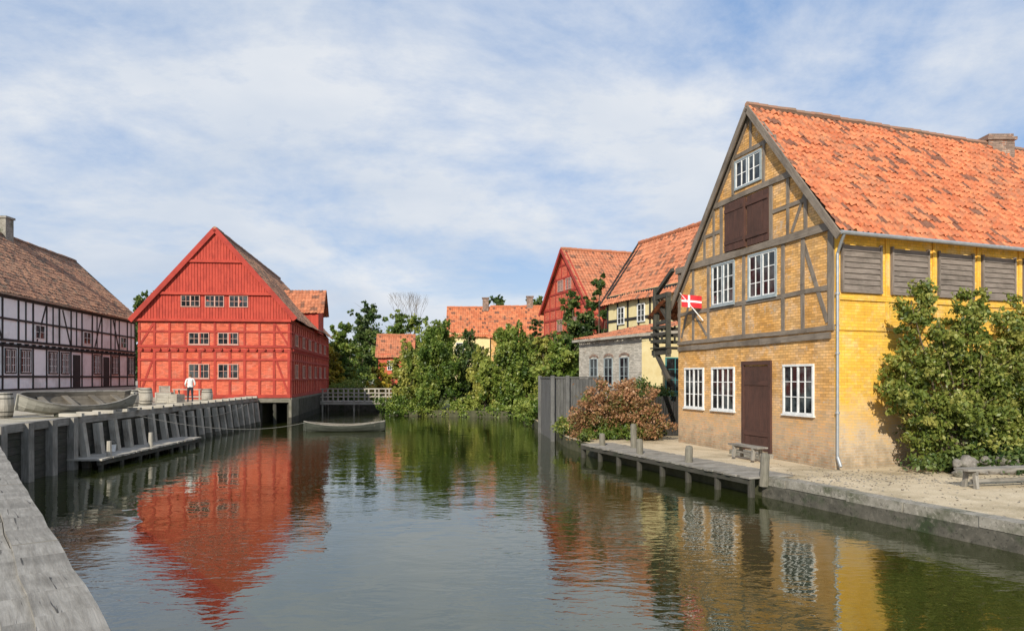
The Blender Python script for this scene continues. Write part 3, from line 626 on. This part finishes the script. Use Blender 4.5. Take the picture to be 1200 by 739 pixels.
mb=MB(); q=LP(10.9,5,0); mb.box(q.x-.42,q.y-.4,12.6,q.x+.42,q.y+.4,14.55); mb.box(q.x-.5,q.y-.48,14.55,q.x+.5,q.y+.48,14.7); mb.obj('chimney',[M_conc],par)
# ---------------------------------------------------------------- generic house
def house(name,P0,dr,length,depth,zb,ze,zr,wallm,roofm,timm=None,wins=None,tw=.3,tl=.4,post=1.3,over=.4,frm=None):
    P0=Vector(P0); dr=Vector(dr).normalized(); bk=Vector((-dr.y,dr.x))
    if bk.y<0: bk=-bk
    def P(u,d_,z): q=P0+dr*u+bk*d_; return Vector((q.x,q.y,z))
    par=empty(name,(P0.x,P0.y,zb)); fe=Fr(P0,dr,-bk); fg=Fr(P0,bk,-dr); fg2=Fr(P0+dr*length,bk,dr); fb=Fr(P0+bk*depth,dr,bk)
    mb=MB(); wall(mb,fe,[(0,zb),(length,zb),(length,ze+.1),(0,ze+.1)]); wall(mb,fb,[(0,zb),(length,zb),(length,ze+.1),(0,ze+.1)])
    for f in (fg,fg2): wall(mb,f,[(0,zb),(depth,zb),(depth,ze),(depth/2,zr-.1),(0,ze)])
    mb.obj('walls',[wallm],par)
    k=(zr-ze)/(depth/2); hd=depth/2+over; z2=zr-k*hd
    tile_roof('roof_front',P(-over,depth/2,zr),P(length+over,depth/2,zr),P(-over,-over,z2),P(length+over,-over,z2),roofm,par,tw=tw,tl=tl,m=4,seed=11)
    tile_roof('roof_back',P(-over,depth/2,zr),P(length+over,depth/2,zr),P(-over,depth+over,z2),P(length+over,depth+over,z2),roofm,par,tw=tw*2,tl=tl*2,m=2,seed=12)
    ridge('ridge_tiles',P(-over,depth/2,zr+.05),P(length+over,depth/2,zr+.05),roofm,par,.17,.5)
    if timm:
        mb=MB()
        for f,Lw in ((fe,length),(fg,depth)):
            z=zb
            while z<ze-.3: beam(mb,f,0,z+.1,Lw,z+.1,.18,.05); z+=1.35
            beam(mb,f,0,ze-.05,Lw,ze-.05,.22,.06); n=int(Lw/post)
            for i in range(n+1):
                u=.1+i*(Lw-.2)/n; top=ze if f is fe else zr-.15-k*abs(u-depth/2); beam(mb,f,u,zb,u,max(ze-.1,top),.16,.04)
        for z in (ze+1.3,ze+2.6,ze+3.8):
            hw=(zr-.2-z)/k
            if hw>.4: beam(mb,fg,depth/2-hw,z,depth/2+hw,z,.17,.05)
        beam(mb,fg,0,ze,depth/2,zr-.15,.2,.06); beam(mb,fg,depth/2,zr-.15,depth,ze,.2,.062)
        mb.bar(P(-over-.02,depth/2,zr-.05),P(-over-.02,-over,z2-.05),.06,.28); mb.bar(P(-over-.02,depth/2,zr-.05),P(-over-.02,depth+over,z2-.05),.06,.28)
        mb.obj('timber_frame',[timm],par)
    if wins:
        mb=MB()
        for side,a_,c_,z0,z1 in wins: window(mb,fe if side=='e' else fg,a_,c_,z0,z1,4 if c_-a_>.9 else 2,3,n=.04,split=c_-a_>.9,sill=False)
        mb.obj('windows',[frm or M_white,M_glass],par)
    return par,P
house('red_gabled_house',(6.5,60),(.945,.33),16,10.1,.5,9.8,15.0,M_rwall,M_tile3,M_rtim,[('g',3.6,4.7,11.3,12.2),('g',5.4,6.5,11.3,12.2),('g',2.2,3.3,7.6,8.6),('g',5.6,6.7,7.6,8.6),('e',2,3.2,7.4,8.6)],frm=M_pinkf)
pr,P=house('cream_timber_framed_house',(7.0,52),(.38,-.925),14,6.0,.5,9.1,13.4,M_cream,M_tile3,M_black,[('e',1.6,2.4,7.1,8.2),('e',4.2,5.0,7.1,8.2)])
K=Vector((6.78,37)); kd=Vector((-.38,.925)).normalized(); kn=Vector((-kd.y,kd.x)); e2=Vector((2.9,1.15)).normalized()
if kn.x>0: kn=-kn
par=empty('whitewashed_brick_workshop',(K.x,K.y,.5)); f1=Fr(K,kd,kn); f2=Fr(K,e2,(e2.y,-e2.x)); mb=MB(); wall(mb,f1,[(0,.4),(7.0,.4),(7.0,5.6),(0,5.6)])
mb.obj('walls',[M_wbrick],par); mb=MB(); wall(mb,f2,[(0,.4),(5,.4),(5,5.2),(0,5.2)]); mb.obj('cream_wall',[M_cream],par)
mb=MB()
for u in (1.3,3.0,4.7):
    window(mb,f1,u,u+.85,2.9,4.35,2,3,split=False,fmi=0,fw=.05)
    for k in range(6):
        t0_,t1_=math.pi*k/6,math.pi*(k+1)/6; cc_=u+.425; beam(mb,f1,cc_-math.cos(t0_)*.5,4.42+math.sin(t0_)*.18,cc_-math.cos(t1_)*.5,4.42+math.sin(t1_)*.18,.12,.03,mi=2)
M_teal=simple('teal_paint',(.07,.24,.24),.5)
window(mb,f2,1.5,2.6,2.6,4.3,2,3,fmi=3,split=False); beam(mb,f2,2.05,.6,2.05,2.5,1.1,.03,mi=3)
mb.obj('windows_and_door',[M_greyframe,M_glass,M_chim,M_teal],par)
def K3(a_,b_,z): q=K+kd*a_+e2*b_; return (q.x,q.y,z)
tile_roof('roof',K3(-.3,4.5,6.6),K3(7.3,4.5,6.6),K3(-.3,-.3,5.55),K3(7.3,-.3,5.55),M_tile3,par,m=4)
mb=MB(); mb.bar(K3(-.3,-.32,5.5),K3(7.3,-.32,5.5),.05,.14); mb.bar(K3(-.32,-.3,5.5),K3(-.32,5,6.0),.05,.16); mb.obj('fascia',[M_pile],par)
def chim(par,x,y,z0,z1):
    mb=MB(); mb.box(x-.4,y-.4,z0,x+.4,y+.4,z1); mb.box(x-.5,y-.5,z1,x+.5,y+.5,z1+.15); mb.obj('chimney',[M_chim],par)
h,_=house('orange_roofed_house',(-8.3,93),(1,.05),5.4,7,.5,9.0,12.8,M_cream,M_tile,None,[('e',1,2,6.6,7.8)]); chim(h,-3.6,96.6,12.3,14)
h,_=house('orange_roofed_house',(-2.6,88),(1,-.06),7,7,.5,8.6,12.4,M_ywall,M_tile,None,[('e',1,2,6.4,7.6),('e',4,5,6.4,7.6)]); chim(h,2.3,91.4,12.0,13.6)
house('orange_roofed_cottage',(-17,90),(1,.1),4.2,5,1,6.2,8.8,M_rwall,M_tile3,None,[('e',1.2,2.2,4.3,5.4)])
# ---------------------------------------------------------------- fences
par=empty('plank_fence',(2.3,37,.5)); mb=MB()
for (x0,y0),(x1,y1) in (((1.72,42),(2.18,36.9)),((2.18,36.9),(4.9,37.8))):
    L_=math.hypot(x1-x0,y1-y0); n=int(L_/.17)
    for i in range(n):
        t=i/n; t2=(i+.92)/n; zt=3.25+random.uniform(-.03,.03); e=random.uniform(-.015,.015)
        mb.bar((x0+(x1-x0)*(t+t2)/2,y0+(y1-y0)*(t+t2)/2+e,-.3),(x0+(x1-x0)*(t+t2)/2,y0+(y1-y0)*(t+t2)/2+e,zt),.16,.04,up=((y1-y0)/L_,-(x1-x0)/L_,0))
    mb.bar((x0,y0,3.3),(x1,y1,3.3),.12,.08)
for x,y in ((2.1,36.7),(1.65,42),(2.9,37.0)): mb.bar((x,y,-.5),(x,y,3.4),.2,.2)
mb.obj('boards',[M_fence],par)
par=empty('picket_fence',(7,34,.5)); mb=MB()
for i in range(22):
    x=6.0+i*.13; y=33.6+i*.03; mb.bar((x,y,.5),(x,y,2.4),.1,.03,up=(0,1,0))
mb.bar((6,33.65,1.0),(8.9,34.3,1.0),.05,.1); mb.bar((6,33.65,2.0),(8.9,34.3,2.0),.05,.1); mb.obj('pickets',[M_black],par)
# ---------------------------------------------------------------- footbridge
par=empty('wooden_footbridge',(-13.5,68,1)); mb=MB()
for yy in (67.3,69.2):
    for i in range(9): x=-18+i*1.0; mb.bar((x,yy,.9 if i%3 else -.5),(x,yy,2.2),.13,.13)
    for z in (1.45,1.8,2.2): mb.bar((-18.2,yy-.02,z),(-9.8,yy-.02,z),.06,.09)
    mb.bar((-18.2,yy,.85),(-9.8,yy,.85),.2,.26)
for i in range(41): x=-18.2+i*.205; mb.box(x,67.2,1.0,x+.19,69.3,1.05)
mb.obj('bridge_timbers',[M_pile],par)
mb=MB(); mb.box(-18.5,70.5,-.5,-9.5,71,.8); mb.obj('embankment_wall',[M_concd])
# ---------------------------------------------------------------- trees
def tree(name,x,y,z0,h,r,mat,n,size,seed,tr=.2,nb=7,low=.3,droop=0,ry=None,taper=.6,br_=(.28,.46),core=True):
    rd=random.Random(seed); par=empty(name,(x,y,z0)); mb=MB(); th=h*.5
    top=Vector((x+rd.uniform(-.3,.3),y,z0+th)); mb.limb((x,y,z0-.2),top,tr,tr*.6,8)
    blobs=[]; ry=ry or r
    if core:
        c0=.28+low*.6; blobs+=[(x,y,z0+h*(c0),r*.62,ry*.62,h*(c0-low*.6)*.8),(x+rd.uniform(-.25,.25)*r,y,z0+h*.6,r*.48,ry*.48,h*.24)]
    for i in range(nb):
        a=i*2.4+rd.uniform(-.5,.5); q=(i+.5)/nb; zz=low+(1-low)*q; rr=1-taper*q**1.5
        off=rd.uniform(.5,.9) if i<nb-1 else .1
        bx=x+math.cos(a)*r*off*rr; by=y+math.sin(a)*ry*off*rr; b_=r*rd.uniform(*br_)*(1 if q<.7 else .75); bh=b_*rd.uniform(.7,1.25)
        bz=min(z0+h*zz,z0+h-bh*.95)
        blobs.append((bx,by,bz,b_,b_*ry/r,bh))
        st=Vector((x,y,z0+th*rd.uniform(.4,1))); mb.limb(st,(bx,by,bz),tr*.4,tr*.1,6)
        for k in range(4):
            e=Vector((bx+rd.uniform(-1,1)*b_*1.3,by+rd.uniform(-1,1)*b_,bz+rd.uniform(0,1.4)*bh)); mb.limb((bx,by,bz),e,tr*.12,tr*.03,5)
            if k<2: blobs.append((e.x,e.y,e.z,b_*.38,b_*.38,bh*.38))
    mb.obj('trunk_and_limbs',[M_bark],par)
    foliage('crown',blobs,n,size,mat,par,seed,droop=droop,clump=.16,shell=.38); return par
tree('birch_tree',-9.0,63.0,.5,5.6,1.9,M_leafD,17000,.125,21,nb=8,low=.03,droop=.2)
tree('willow_tree',-6.6,61.9,.5,7.9,2.5,M_leafA,34000,.13,22,nb=11,low=.03,droop=.3,taper=.7)
tree('willow_tree',-3.9,64.2,.5,7.3,2.0,M_leafB,15000,.13,28,nb=8,low=.03,droop=.2,taper=.7)
tree('birch_tree',-2.4,61.6,.5,5.4,1.7,M_leafD,15000,.125,30,nb=8,low=.03,droop=.2)
tree('willow_tree',.0,61.2,.5,7.4,2.7,M_leafA,36000,.13,23,nb=11,low=.03,droop=.3,taper=.7)
tree('alder_tree',2.2,64.3,.5,8.2,2.0,M_leafB,15000,.13,29,nb=9,low=.04)
tree('birch_tree',2.8,61.4,.5,6.4,1.9,M_leafD,17000,.125,24,nb=9,low=.04)
tree('ash_tree',4.9,56.5,.5,9.3,2.0,M_leafB,22000,.14,25,nb=8,low=.10)
tree('ash_tree',7.0,57.2,.5,10.8,1.6,M_leafB,14000,.14,26,nb=9,low=.3,core=False)
tree('elder_tree',3.0,46,.5,5.4,1.9,M_leafA,16000,.12,27,nb=8,low=.05)
tree('lime_tree',-20.0,84,1,8.6,3.0,M_leafA,18000,.17,31,nb=9,low=.05)
tree('lime_tree',-15.6,98,1,11.4,4.2,M_leafA,22000,.18,32,nb=10,low=.08)
tree('lime_tree',-21.5,104,1,13.2,4.6,M_leafB,18000,.21,39,nb=10,low=.08)
tree('lime_tree',-9.8,106,1,11.6,3.6,M_leafB,14000,.2,40,nb=9,low=.1)
tree('golden_maple_tree',-20.6,79,1.5,5.2,2.4,M_leafY,14000,.14,33,nb=7,low=.05)
tree('golden_maple_tree',-14.0,76,.6,4.4,1.7,M_leafY,8000,.13,34,nb=6,low=.03)
tree('lime_tree',-12.0,80,.6,6.9,2.2,M_leafD,14000,.15,35,nb=8,low=.03)
tree('oak_tree',-1.9,104,.5,14.8,3.4,M_leafB,14000,.21,36,nb=9,low=.3)
tree('oak_tree',4.0,106,.5,15.0,3.6,M_leafB,14000,.21,37,nb=9,low=.3)
par=empty('bare_tree',(-14.8,100,1)); mb=MB(); rd=random.Random(5)
def br(p,dv,l,r,k):
    q=p+dv*l; mb.limb(p,q,r,r*.65,5,caps=False)
    if k:
        for _ in range(3): br(q,(dv+Vector((rd.uniform(-.5,.5),rd.uniform(-.5,.5),rd.uniform(-.1,.4)))).normalized(),l*.7,r*.55,k-1)
br(Vector((-14.8,100,1)),Vector((0,0,1)),5.0,.13,5); mb.obj('branches',[M_bark],par)
bl=[]; rd=random.Random(8)
for i in range(46):
    x=-120+i*5.4; hh=rd.uniform(7,10.5); bl.append((x,135+rd.uniform(-6,6),hh*.5,rd.uniform(4,6),4,hh*.62))
foliage('distant_trees',bl,46000,.48,M_leafB,seed=44)
foliage('bank_shrubs',[(-18.6+i*.2,76+i*1.2,1.8,1.2,1.0,1.2) for i in range(5)]+[(-10.3,62.0,.8,1.3,1,1.0),(1.2,52,1.0,.8,2,.7),(1.9,47.5,.9,.8,1.6,.6),(1.5,57,.9,1.2,1.5,.9),(-9.0,61.2,.5,1.5,.8,.9),(-6.5,60.4,.4,1.8,.6,.8),(-4,59.9,.5,1.8,.7,1.0),(-1.5,59.2,.4,1.8,.6,.8),(.3,58.4,.4,1.3,.7,.8)],28000,.11,M_leafA,seed=50)
tree('chestnut_tree',-48,95,2.5,12.2,5,M_leafB,24000,.22,38,nb=9,low=.1)
def shrub(name,x,y,z0,blobs,mat,n,size,seed,stems=9,long_=0,clump=.22):
    par=empty(name,(x,y,z0)); mb=MB(); rd=random.Random(seed); ex=[]
    for i in range(stems):
        b=rd.choice(blobs); mid=Vector((x+(b[0]-x)*.4+rd.uniform(-.2,.2),y+(b[1]-y)*.4,z0+(b[2]-z0)*.5)); mb.limb((x+rd.uniform(-.3,.3),y+rd.uniform(-.3,.3),z0-.1),mid,.05,.035,6)
        e=Vector((b[0]+rd.uniform(-1,1)*b[3],b[1]+rd.uniform(-1,1)*b[4],b[2]+rd.uniform(.2,1.1)*b[5])); mb.limb(mid,e,.035,.01,5)
    for i in range(long_):
        b=rd.choice(blobs); c0=Vector(b[:3]); dv=Vector((rd.uniform(-1,1),rd.uniform(-.6,.2),rd.uniform(.1,1))).normalized(); e=c0+Vector((dv.x*b[3],dv.y*b[4],dv.z*b[5]))*rd.uniform(1.2,1.7)
        mb.limb(c0,e,.02,.005,4,caps=False)
        for q in (.7,.8,.9,1.0): p=c0.lerp(e,q); ex.append((p.x,p.y,p.z,.16,.16,.16))
    mb.obj('stems',[M_bark],par); foliage('leaves',blobs,n,size,mat,par,seed,clump=clump)
    if ex: foliage('shoots',ex,int(len(ex)*26),size,mat,par,seed+1,clump=.5)
    return par
shrub('lilac_bush',13.4,21.2,.5,[(13.3,21.2,2.2,1.3,.9,1.3),(12.2,21.3,3.5,.75,.7,.75),(13.1,21.3,4.2,.7,.7,.7),(11.7,21.1,2.7,.6,.6,.6),(12.2,21.1,1.9,.6,.6,.7),(14.4,21.5,3.5,.9,.8,.8),(12.0,21.4,4.9,.38,.4,.65),(12.5,21.5,5.5,.3,.3,.5),(13.9,21.7,4.9,.55,.5,.5),(14.3,21.9,5.6,.35,.35,.45),(15.4,21.8,4.5,.6,.6,.6),(15.6,21.9,3.0,1.0,.9,1.0),(16.7,22.3,3.9,.8,.8,.8),(16.2,22.4,5.1,.55,.5,.55),(17.6,22.5,2.6,1.2,1,1.3),(17.5,22.7,4.8,.6,.6,.7),(15.0,21.5,1.5,1.3,.8,.9),(16.6,21.9,1.6,1.0,.8,.9)],M_leafC,50000,.07,61,26,80,.17)
foliage('ground_ivy',[(13.2,20.8,.8,1.2,.6,.35),(15,21,.9,1.6,.7,.5)],5000,.07,M_leafB,seed=63)
shrub('autumn_shrub',4.7,32.2,.5,[(4.5,32.2,1.7,1.2,.9,1.0),(3.7,32.6,1.3,.8,.9,.9),(5.6,32.2,1.7,.9,.8,1.0),(4.9,32.6,2.5,.8,.7,.6),(6.0,31.6,1.0,.8,.7,.6),(3.3,32.8,.9,.5,.5,.6)],M_leafR,20000,.065,62,14,40)
foliage('green_climber',[(4.2,32.0,.9,.9,.5,.5),(5.4,31.6,.8,1.0,.4,.4),(3.6,33,2.0,.4,.4,.6)],5000,.06,M_leafA,seed=71)
shrub('green_bush',6.6,35.2,.5,[(6.3,35,1.8,1.0,.9,1.2),(7.4,35.6,1.7,.9,.9,1.0)],M_leafB,7000,.09,64)
foliage('bank_shrubs',[(2.6,34.8,.9,.5,1.2,.5),(3.2,31,.75,.35,.6,.3)],3000,.07,M_leafC,seed=65)
# ---------------------------------------------------------------- boulders
par=empty('boulder_pile',(14.5,19.8,.5)); rd=random.Random(4)
for i in range(26):
    bm=bmesh.new(); bmesh.ops.create_icosphere(bm,subdivisions=3,radius=1); s_=rd.uniform(.12,.27); ph=rd.uniform(0,9)
    for v_ in bm.verts:
        c_=v_.co; k=1+.13*math.sin(c_.x*3+ph)+.1*math.sin(c_.y*4+ph*2)+.08*math.sin(c_.z*5+ph)+.05*math.sin(c_.x*9+c_.y*8+ph); v_.co=Vector((c_.x*1.25,c_.y,c_.z*.8))*k*s_
    me=bpy.data.meshes.new('rock_%d'%i); bm.to_mesh(me); bm.free(); me.materials.append(M_rock)
    for p_ in me.polygons: p_.use_smooth=True
    o=bpy.data.objects.new('rock_%d'%i,me); SC.collection.objects.link(o); o.parent=par
    o.location=(-1.9+(i%13)*.43+rd.uniform(-.1,.1),.25+rd.uniform(-.2,.2)+(i%13)*.14+(.2 if i>12 else 0),.1+(.27 if i>12 else 0)); o.rotation_euler=(rd.uniform(-.3,.3),rd.uniform(-.3,.3),rd.uniform(0,6))
# ---------------------------------------------------------------- benches
def bench(x,y,z,L_,ang,h=.45,dp=.42):
    mb=MB()
    for k in range(3): mb.box(-L_/2,-dp/2+k*dp/3,h-.05,L_/2,-dp/2+(k+1)*dp/3-.012,h)
    for s_ in (-1,1):
        xx=s_*(L_/2-.3); mb.bar((xx,-dp/2+.04,0),(xx,-dp/2+.1,h-.05),.09,.09); mb.bar((xx,dp/2-.04,0),(xx,dp/2-.1,h-.05),.09,.09); mb.bar((xx,-dp/2+.02,h-.1),(xx,dp/2-.02,h-.1),.07,.09)
    mb.bar((-L_/2+.3,0,.18),(L_/2-.3,0,.18),.06,.08)
    o=mb.obj('wooden_bench',[M_plank]); o.location=(x,y,z); o.rotation_euler=(0,0,ang)
bench(12.7,18.2,.5,2.8,.22,.50,.45)
bench(7.9,23.8,.58,1.7,math.atan2(1,-.277))
# ---------------------------------------------------------------- barrels, crates
def barrel(x,y,z,r=.33,h=.85,m=None):
    mb=MB(); pr=[(r*.82,0),(r*.93,h*.2),(r,h*.5),(r*.93,h*.8),(r*.82,h)]; mb.lathe((0,0,0),pr,18)
    for zz in (.06,.24,.76,.94):
        rr=r*(.82+.18*(1-abs(zz-.5)*2)**.8)+.008; mb.lathe((0,0,h*zz-.025),[(rr,0),(rr,.05)],18,1)
    mb.lathe((0,0,h-.02),[(r*.74,0),(r*.74,.0201)],18,0)
    o=mb.obj('wooden_barrel',[m or M_pile,M_dark]); o.location=(x,y,z)
for x,y,r,h in ((-19.4,27.0,.36,.95),(-20.1,27.3,.36,.95),(-19.6,36.5,.34,.88),(-20.4,39.5,.34,.9),(-21.0,40.5,.34,.9),(-22.2,43,.33,.9),(-18.3,42.5,.33,.85),(-22.8,43.5,.33,.9)): barrel(x,y,GZ+.03,r,h)
def crate(x,y,z,a_,b_,h,rot):
    mb=MB(); n=4
    for k in range(n):
        z0=h*k/n; mb.box(-a_/2,-b_/2,z0,a_/2,-b_/2+.02,z0+h/n-.012); mb.box(-a_/2,b_/2-.02,z0,a_/2,b_/2,z0+h/n-.012)
        mb.box(-a_/2,-b_/2+.022,z0,-a_/2+.02,b_/2-.022,z0+h/n-.012); mb.box(a_/2-.02,-b_/2+.022,z0,a_/2,b_/2-.022,z0+h/n-.012)
    for sx in (-1,1):
        for sy in (-1,1): mb.box(sx*(a_/2-.03)-.03,sy*(b_/2+.012)-.012,0,sx*(a_/2-.03)+.03,sy*(b_/2+.012)+.012,h)
    mb.box(-a_/2,-b_/2,h,a_/2,b_/2,h+.025)
    o=mb.obj('wooden_crate',[M_pile]); o.location=(x,y,z); o.rotation_euler=(0,0,rot)
crate(-21.2,43.2,GZ+.03,.9,.6,.6,.2); crate(-20.3,42.8,GZ+.03,.7,.6,.5,-.3); crate(-21.2,43.2,GZ+.67,.6,.45,.35,.5)
mb=MB(); mb.box(-.9,-.4,.74,.9,.4,.79)
for sx in (-.8,.8):
    for sy in (-.32,.32): mb.bar((sx,sy,0),(sx,sy,.74),.08,.08)
mb.bar((-.8,0,.3),(.8,0,.3),.06,.08); o=mb.obj('work_table',[M_pile]); o.location=(-20.6,45.2,GZ+.03)
# ---------------------------------------------------------------- rowing boats
M_boat=wood('boat_dark_tar_paint',(.028,.034,.026),(.06,.066,.052),(.02,.022,.018)); M_boatin=wood('boat_inside',(.13,.11,.085),(.21,.185,.15),(.07,.06,.045))
M_boat2=wood('boat_weathered_paint',(.24,.235,.20),(.38,.365,.32),(.13,.12,.10))
def boat(x,y,z,L_,B_,H_,ang,tilt=0,name='rowing_boat',om=None,im=None):
    mb=MB(); n=18
    def sec(t,sc):
        f=(1-abs(2*t-1)**2.4)**.75 if 0<t<1 else 0
        if t>.93: f=max(f,.35)
        b_=B_/2*f*sc; sh=H_*(1+.45*(2*t-1)**2); k=H_*.28*(2*t-1)**4; xs=(t-.5)*L_
        return [Vector((xs,b_*u,k+(sh-k)*w)) for u,w in ((-1,1),(-.96,.7),(-.78,.35),(-.4,.08),(0,0),(.4,.08),(.78,.35),(.96,.7),(1,1))]
    for sc,mi,dz in ((1,0,0),(.93,1,.04)):
        S_=[[p+Vector((0,0,dz if abs(p.y)<B_*.4*sc and p.z<H_*.5 else 0)) for p in sec(i/n,sc)] for i in range(n+1)]
        for i in range(n):
            for j in range(8): mb.poly([S_[i][j],S_[i+1][j],S_[i+1][j+1],S_[i][j+1]],[(i*.3,j*.2),(i*.3+.3,j*.2),(i*.3+.3,j*.2+.2),(i*.3,j*.2+.2)],mi)
    S_=[sec(i/n,.97) for i in range(n+1)]
    for i in range(n):
        for j in (0,8): mb.bar(S_[i][j]+Vector((0,0,.01)),S_[i+1][j]+Vector((0,0,.01)),.06,.045,2)
    for t in (.22,.45,.68,.86):
        s_=sec(t,.95); mb.bar(s_[1]+Vector((0,0,.03)),s_[7]+Vector((0,0,.03)),.24,.035,1)
    mb.bar((-L_/2,0,H_*.3),(-L_/2,0,H_*1.5),.07,.06); mb.bar((L_/2,0,H_*.3),(L_/2,0,H_*1.48),.07,.06)
    o=mb.obj(name,[om or M_boat,im or M_boatin,M_plank]); o.location=(x,y,z); o.rotation_euler=(tilt,0,ang); return o
boat(-10.3,43.6,-.14,4.9,1.5,.52,.10)
boat(-17.6,28.6,GZ+.18,4.4,1.5,.55,1.0,.38,om=M_boat2)
boat(-18.9,30.4,GZ+.1,4.0,1.4,.5,.9,.1,om=M_boat2)
mb=MB()
for p in ((-17.2,27.6),(-18,29.6)): mb.bar((p[0]-.6,p[1],GZ+.12),(p[0]+.6,p[1]+.1,GZ+.12),.2,.2)
mb.obj('boat_cradle',[M_dark])
def rope(name,a_,c_,sag,r=.014):
    mb=MB(); a_=Vector(a_);c_=Vector(c_); pts=[a_.lerp(c_,i/16)-Vector((0,0,sag*4*(i/16)*(1-i/16))) for i in range(17)]
    for i in range(16): mb.limb(pts[i],pts[i+1],r,r,5,caps=False)
    mb.obj(name,[M_pile])
rope('mooring_rope',(-15.9,30,1.7),(-12.6,43.2,.55),.5)
rope('mooring_rope',(-16.3,33,1.7),(-17.2,46,1.6),.5)
# ---------------------------------------------------------------- person
def person(x,y,z,rot):
    J={'pel':(0,0,.93,.15,.11),'ab':(0,.01,1.08,.145,.105),'ch':(0,.02,1.28,.17,.115),'nb':(0,.02,1.44,.075,.07),'nk':(0,.03,1.50,.055,.055),'hd0':(0,.045,1.58,.075,.085),'hd1':(0,.045,1.68,.08,.095),'hd2':(0,.04,1.75,.05,.06)}
    E=[('pel','ab'),('ab','ch'),('ch','nb'),('nb','nk'),('nk','hd0'),('hd0','hd1'),('hd1','hd2')]
    for s_,k in ((-1,'l'),(1,'r')):
        f=.10 if s_<0 else -.04
        J[k+'sh']=(s_*.19,.02,1.41,.062,.062); J[k+'el']=(s_*.27,.0,1.13,.045,.045); J[k+'wr']=(s_*.22,.20,.99,.03,.03); J[k+'pa']=(s_*.20,.27,.97,.034,.02)
        J[k+'hp']=(s_*.095,0,.88,.095,.095); J[k+'kn']=(s_*.11,f*.6+.02,.49,.06,.06); J[k+'an']=(s_*.12,f-.02,.09,.042,.042); J[k+'he']=(s_*.12,f-.05,.04,.04,.035); J[k+'to']=(s_*.14,f+.16,.03,.038,.025)
        E+=[('nb',k+'sh'),(k+'sh',k+'el'),(k+'el',k+'wr'),(k+'wr',k+'pa'),('pel',k+'hp'),(k+'hp',k+'kn'),(k+'kn',k+'an'),(k+'an',k+'he'),(k+'an',k+'to')]
        for q,(dx,dl) in enumerate(((-.026,.065),(-.009,.078),(.009,.072),(.026,.056))):
            J[k+'f%d'%q]=(s_*.20+dx,.27+dl*.75,.965,.0095,.0095); J[k+'g%d'%q]=(s_*.20+dx,.27+dl,.94,.008,.008); E+=[(k+'pa',k+'f%d'%q),(k+'f%d'%q,k+'g%d'%q)]
        J[k+'t']=(s_*.16,.27,.975,.011,.011); E.append((k+'pa',k+'t'))
    ks=list(J); me=bpy.data.meshes.new('body_src'); me.from_pydata([J[k][:3] for k in ks],[(ks.index(a),ks.index(b)) for a,b in E],[])
    o=bpy.data.objects.new('body_src',me); SC.collection.objects.link(o); sk=o.modifiers.new('s','SKIN'); sk.use_smooth_shade=True
    for i,k in enumerate(ks): me.skin_vertices[0].data[i].radius=J[k][3:5]
    me.skin_vertices[0].data[0].use_root=True
    ss=o.modifiers.new('u','SUBSURF'); ss.levels=2; dg=bpy.context.evaluated_depsgraph_get(); dg.update()
    m2=bpy.data.meshes.new_from_object(o.evaluated_get(dg)); bpy.data.objects.remove(o)
    mats=[simple('white_shirt',(.75,.75,.73),.9),simple('dark_trousers',(.03,.03,.04),.9),simple('skin',(.55,.33,.24),.6),simple('leather_shoes',(.04,.025,.02),.5),simple('grey_brown_hair',(.12,.09,.06),.9)]
    m2.materials.clear(); [m2.materials.append(q) for q in mats]
    for p_ in m2.polygons:
        c_=p_.center; p_.use_smooth=True
        if c_.z<.085: mi=3
        elif c_.z<.96 and c_.y<.17 and abs(c_.x)<.2: mi=1
        elif c_.z>1.49: mi=4 if (c_.z>1.70 or (c_.y<.03 and c_.z>1.57)) else 2
        elif c_.y>.19: mi=2
        elif c_.z<.95: mi=1
        else: mi=0
        p_.material_index=mi
    par=empty('standing_man',(x,y,z)); b_=bpy.data.objects.new('body',m2); SC.collection.objects.link(b_); b_.parent=par
    mb=MB()
    mb.limb((0,.125,1.635),(0,.155,1.61),.012,.016,6,2)
    for s_ in (-1,1): mb.limb((s_*.032,.118,1.655),(s_*.032,.132,1.655),.012,.008,6,3); mb.limb((s_*.083,.045,1.60),(s_*.09,.035,1.66),.014,.018,6,2)
    mb.limb((-.025,.122,1.575),(.025,.122,1.575),.007,.007,6,2)
    fo_=mb.obj('face_features',mats); fo_.parent=par
    par.rotation_euler=(0,0,rot); return par
person(-18.9,41.6,GZ+.03,.5)
print('objects',len(bpy.data.objects),'faces',sum(len(m.polygons) for m in bpy.data.meshes))
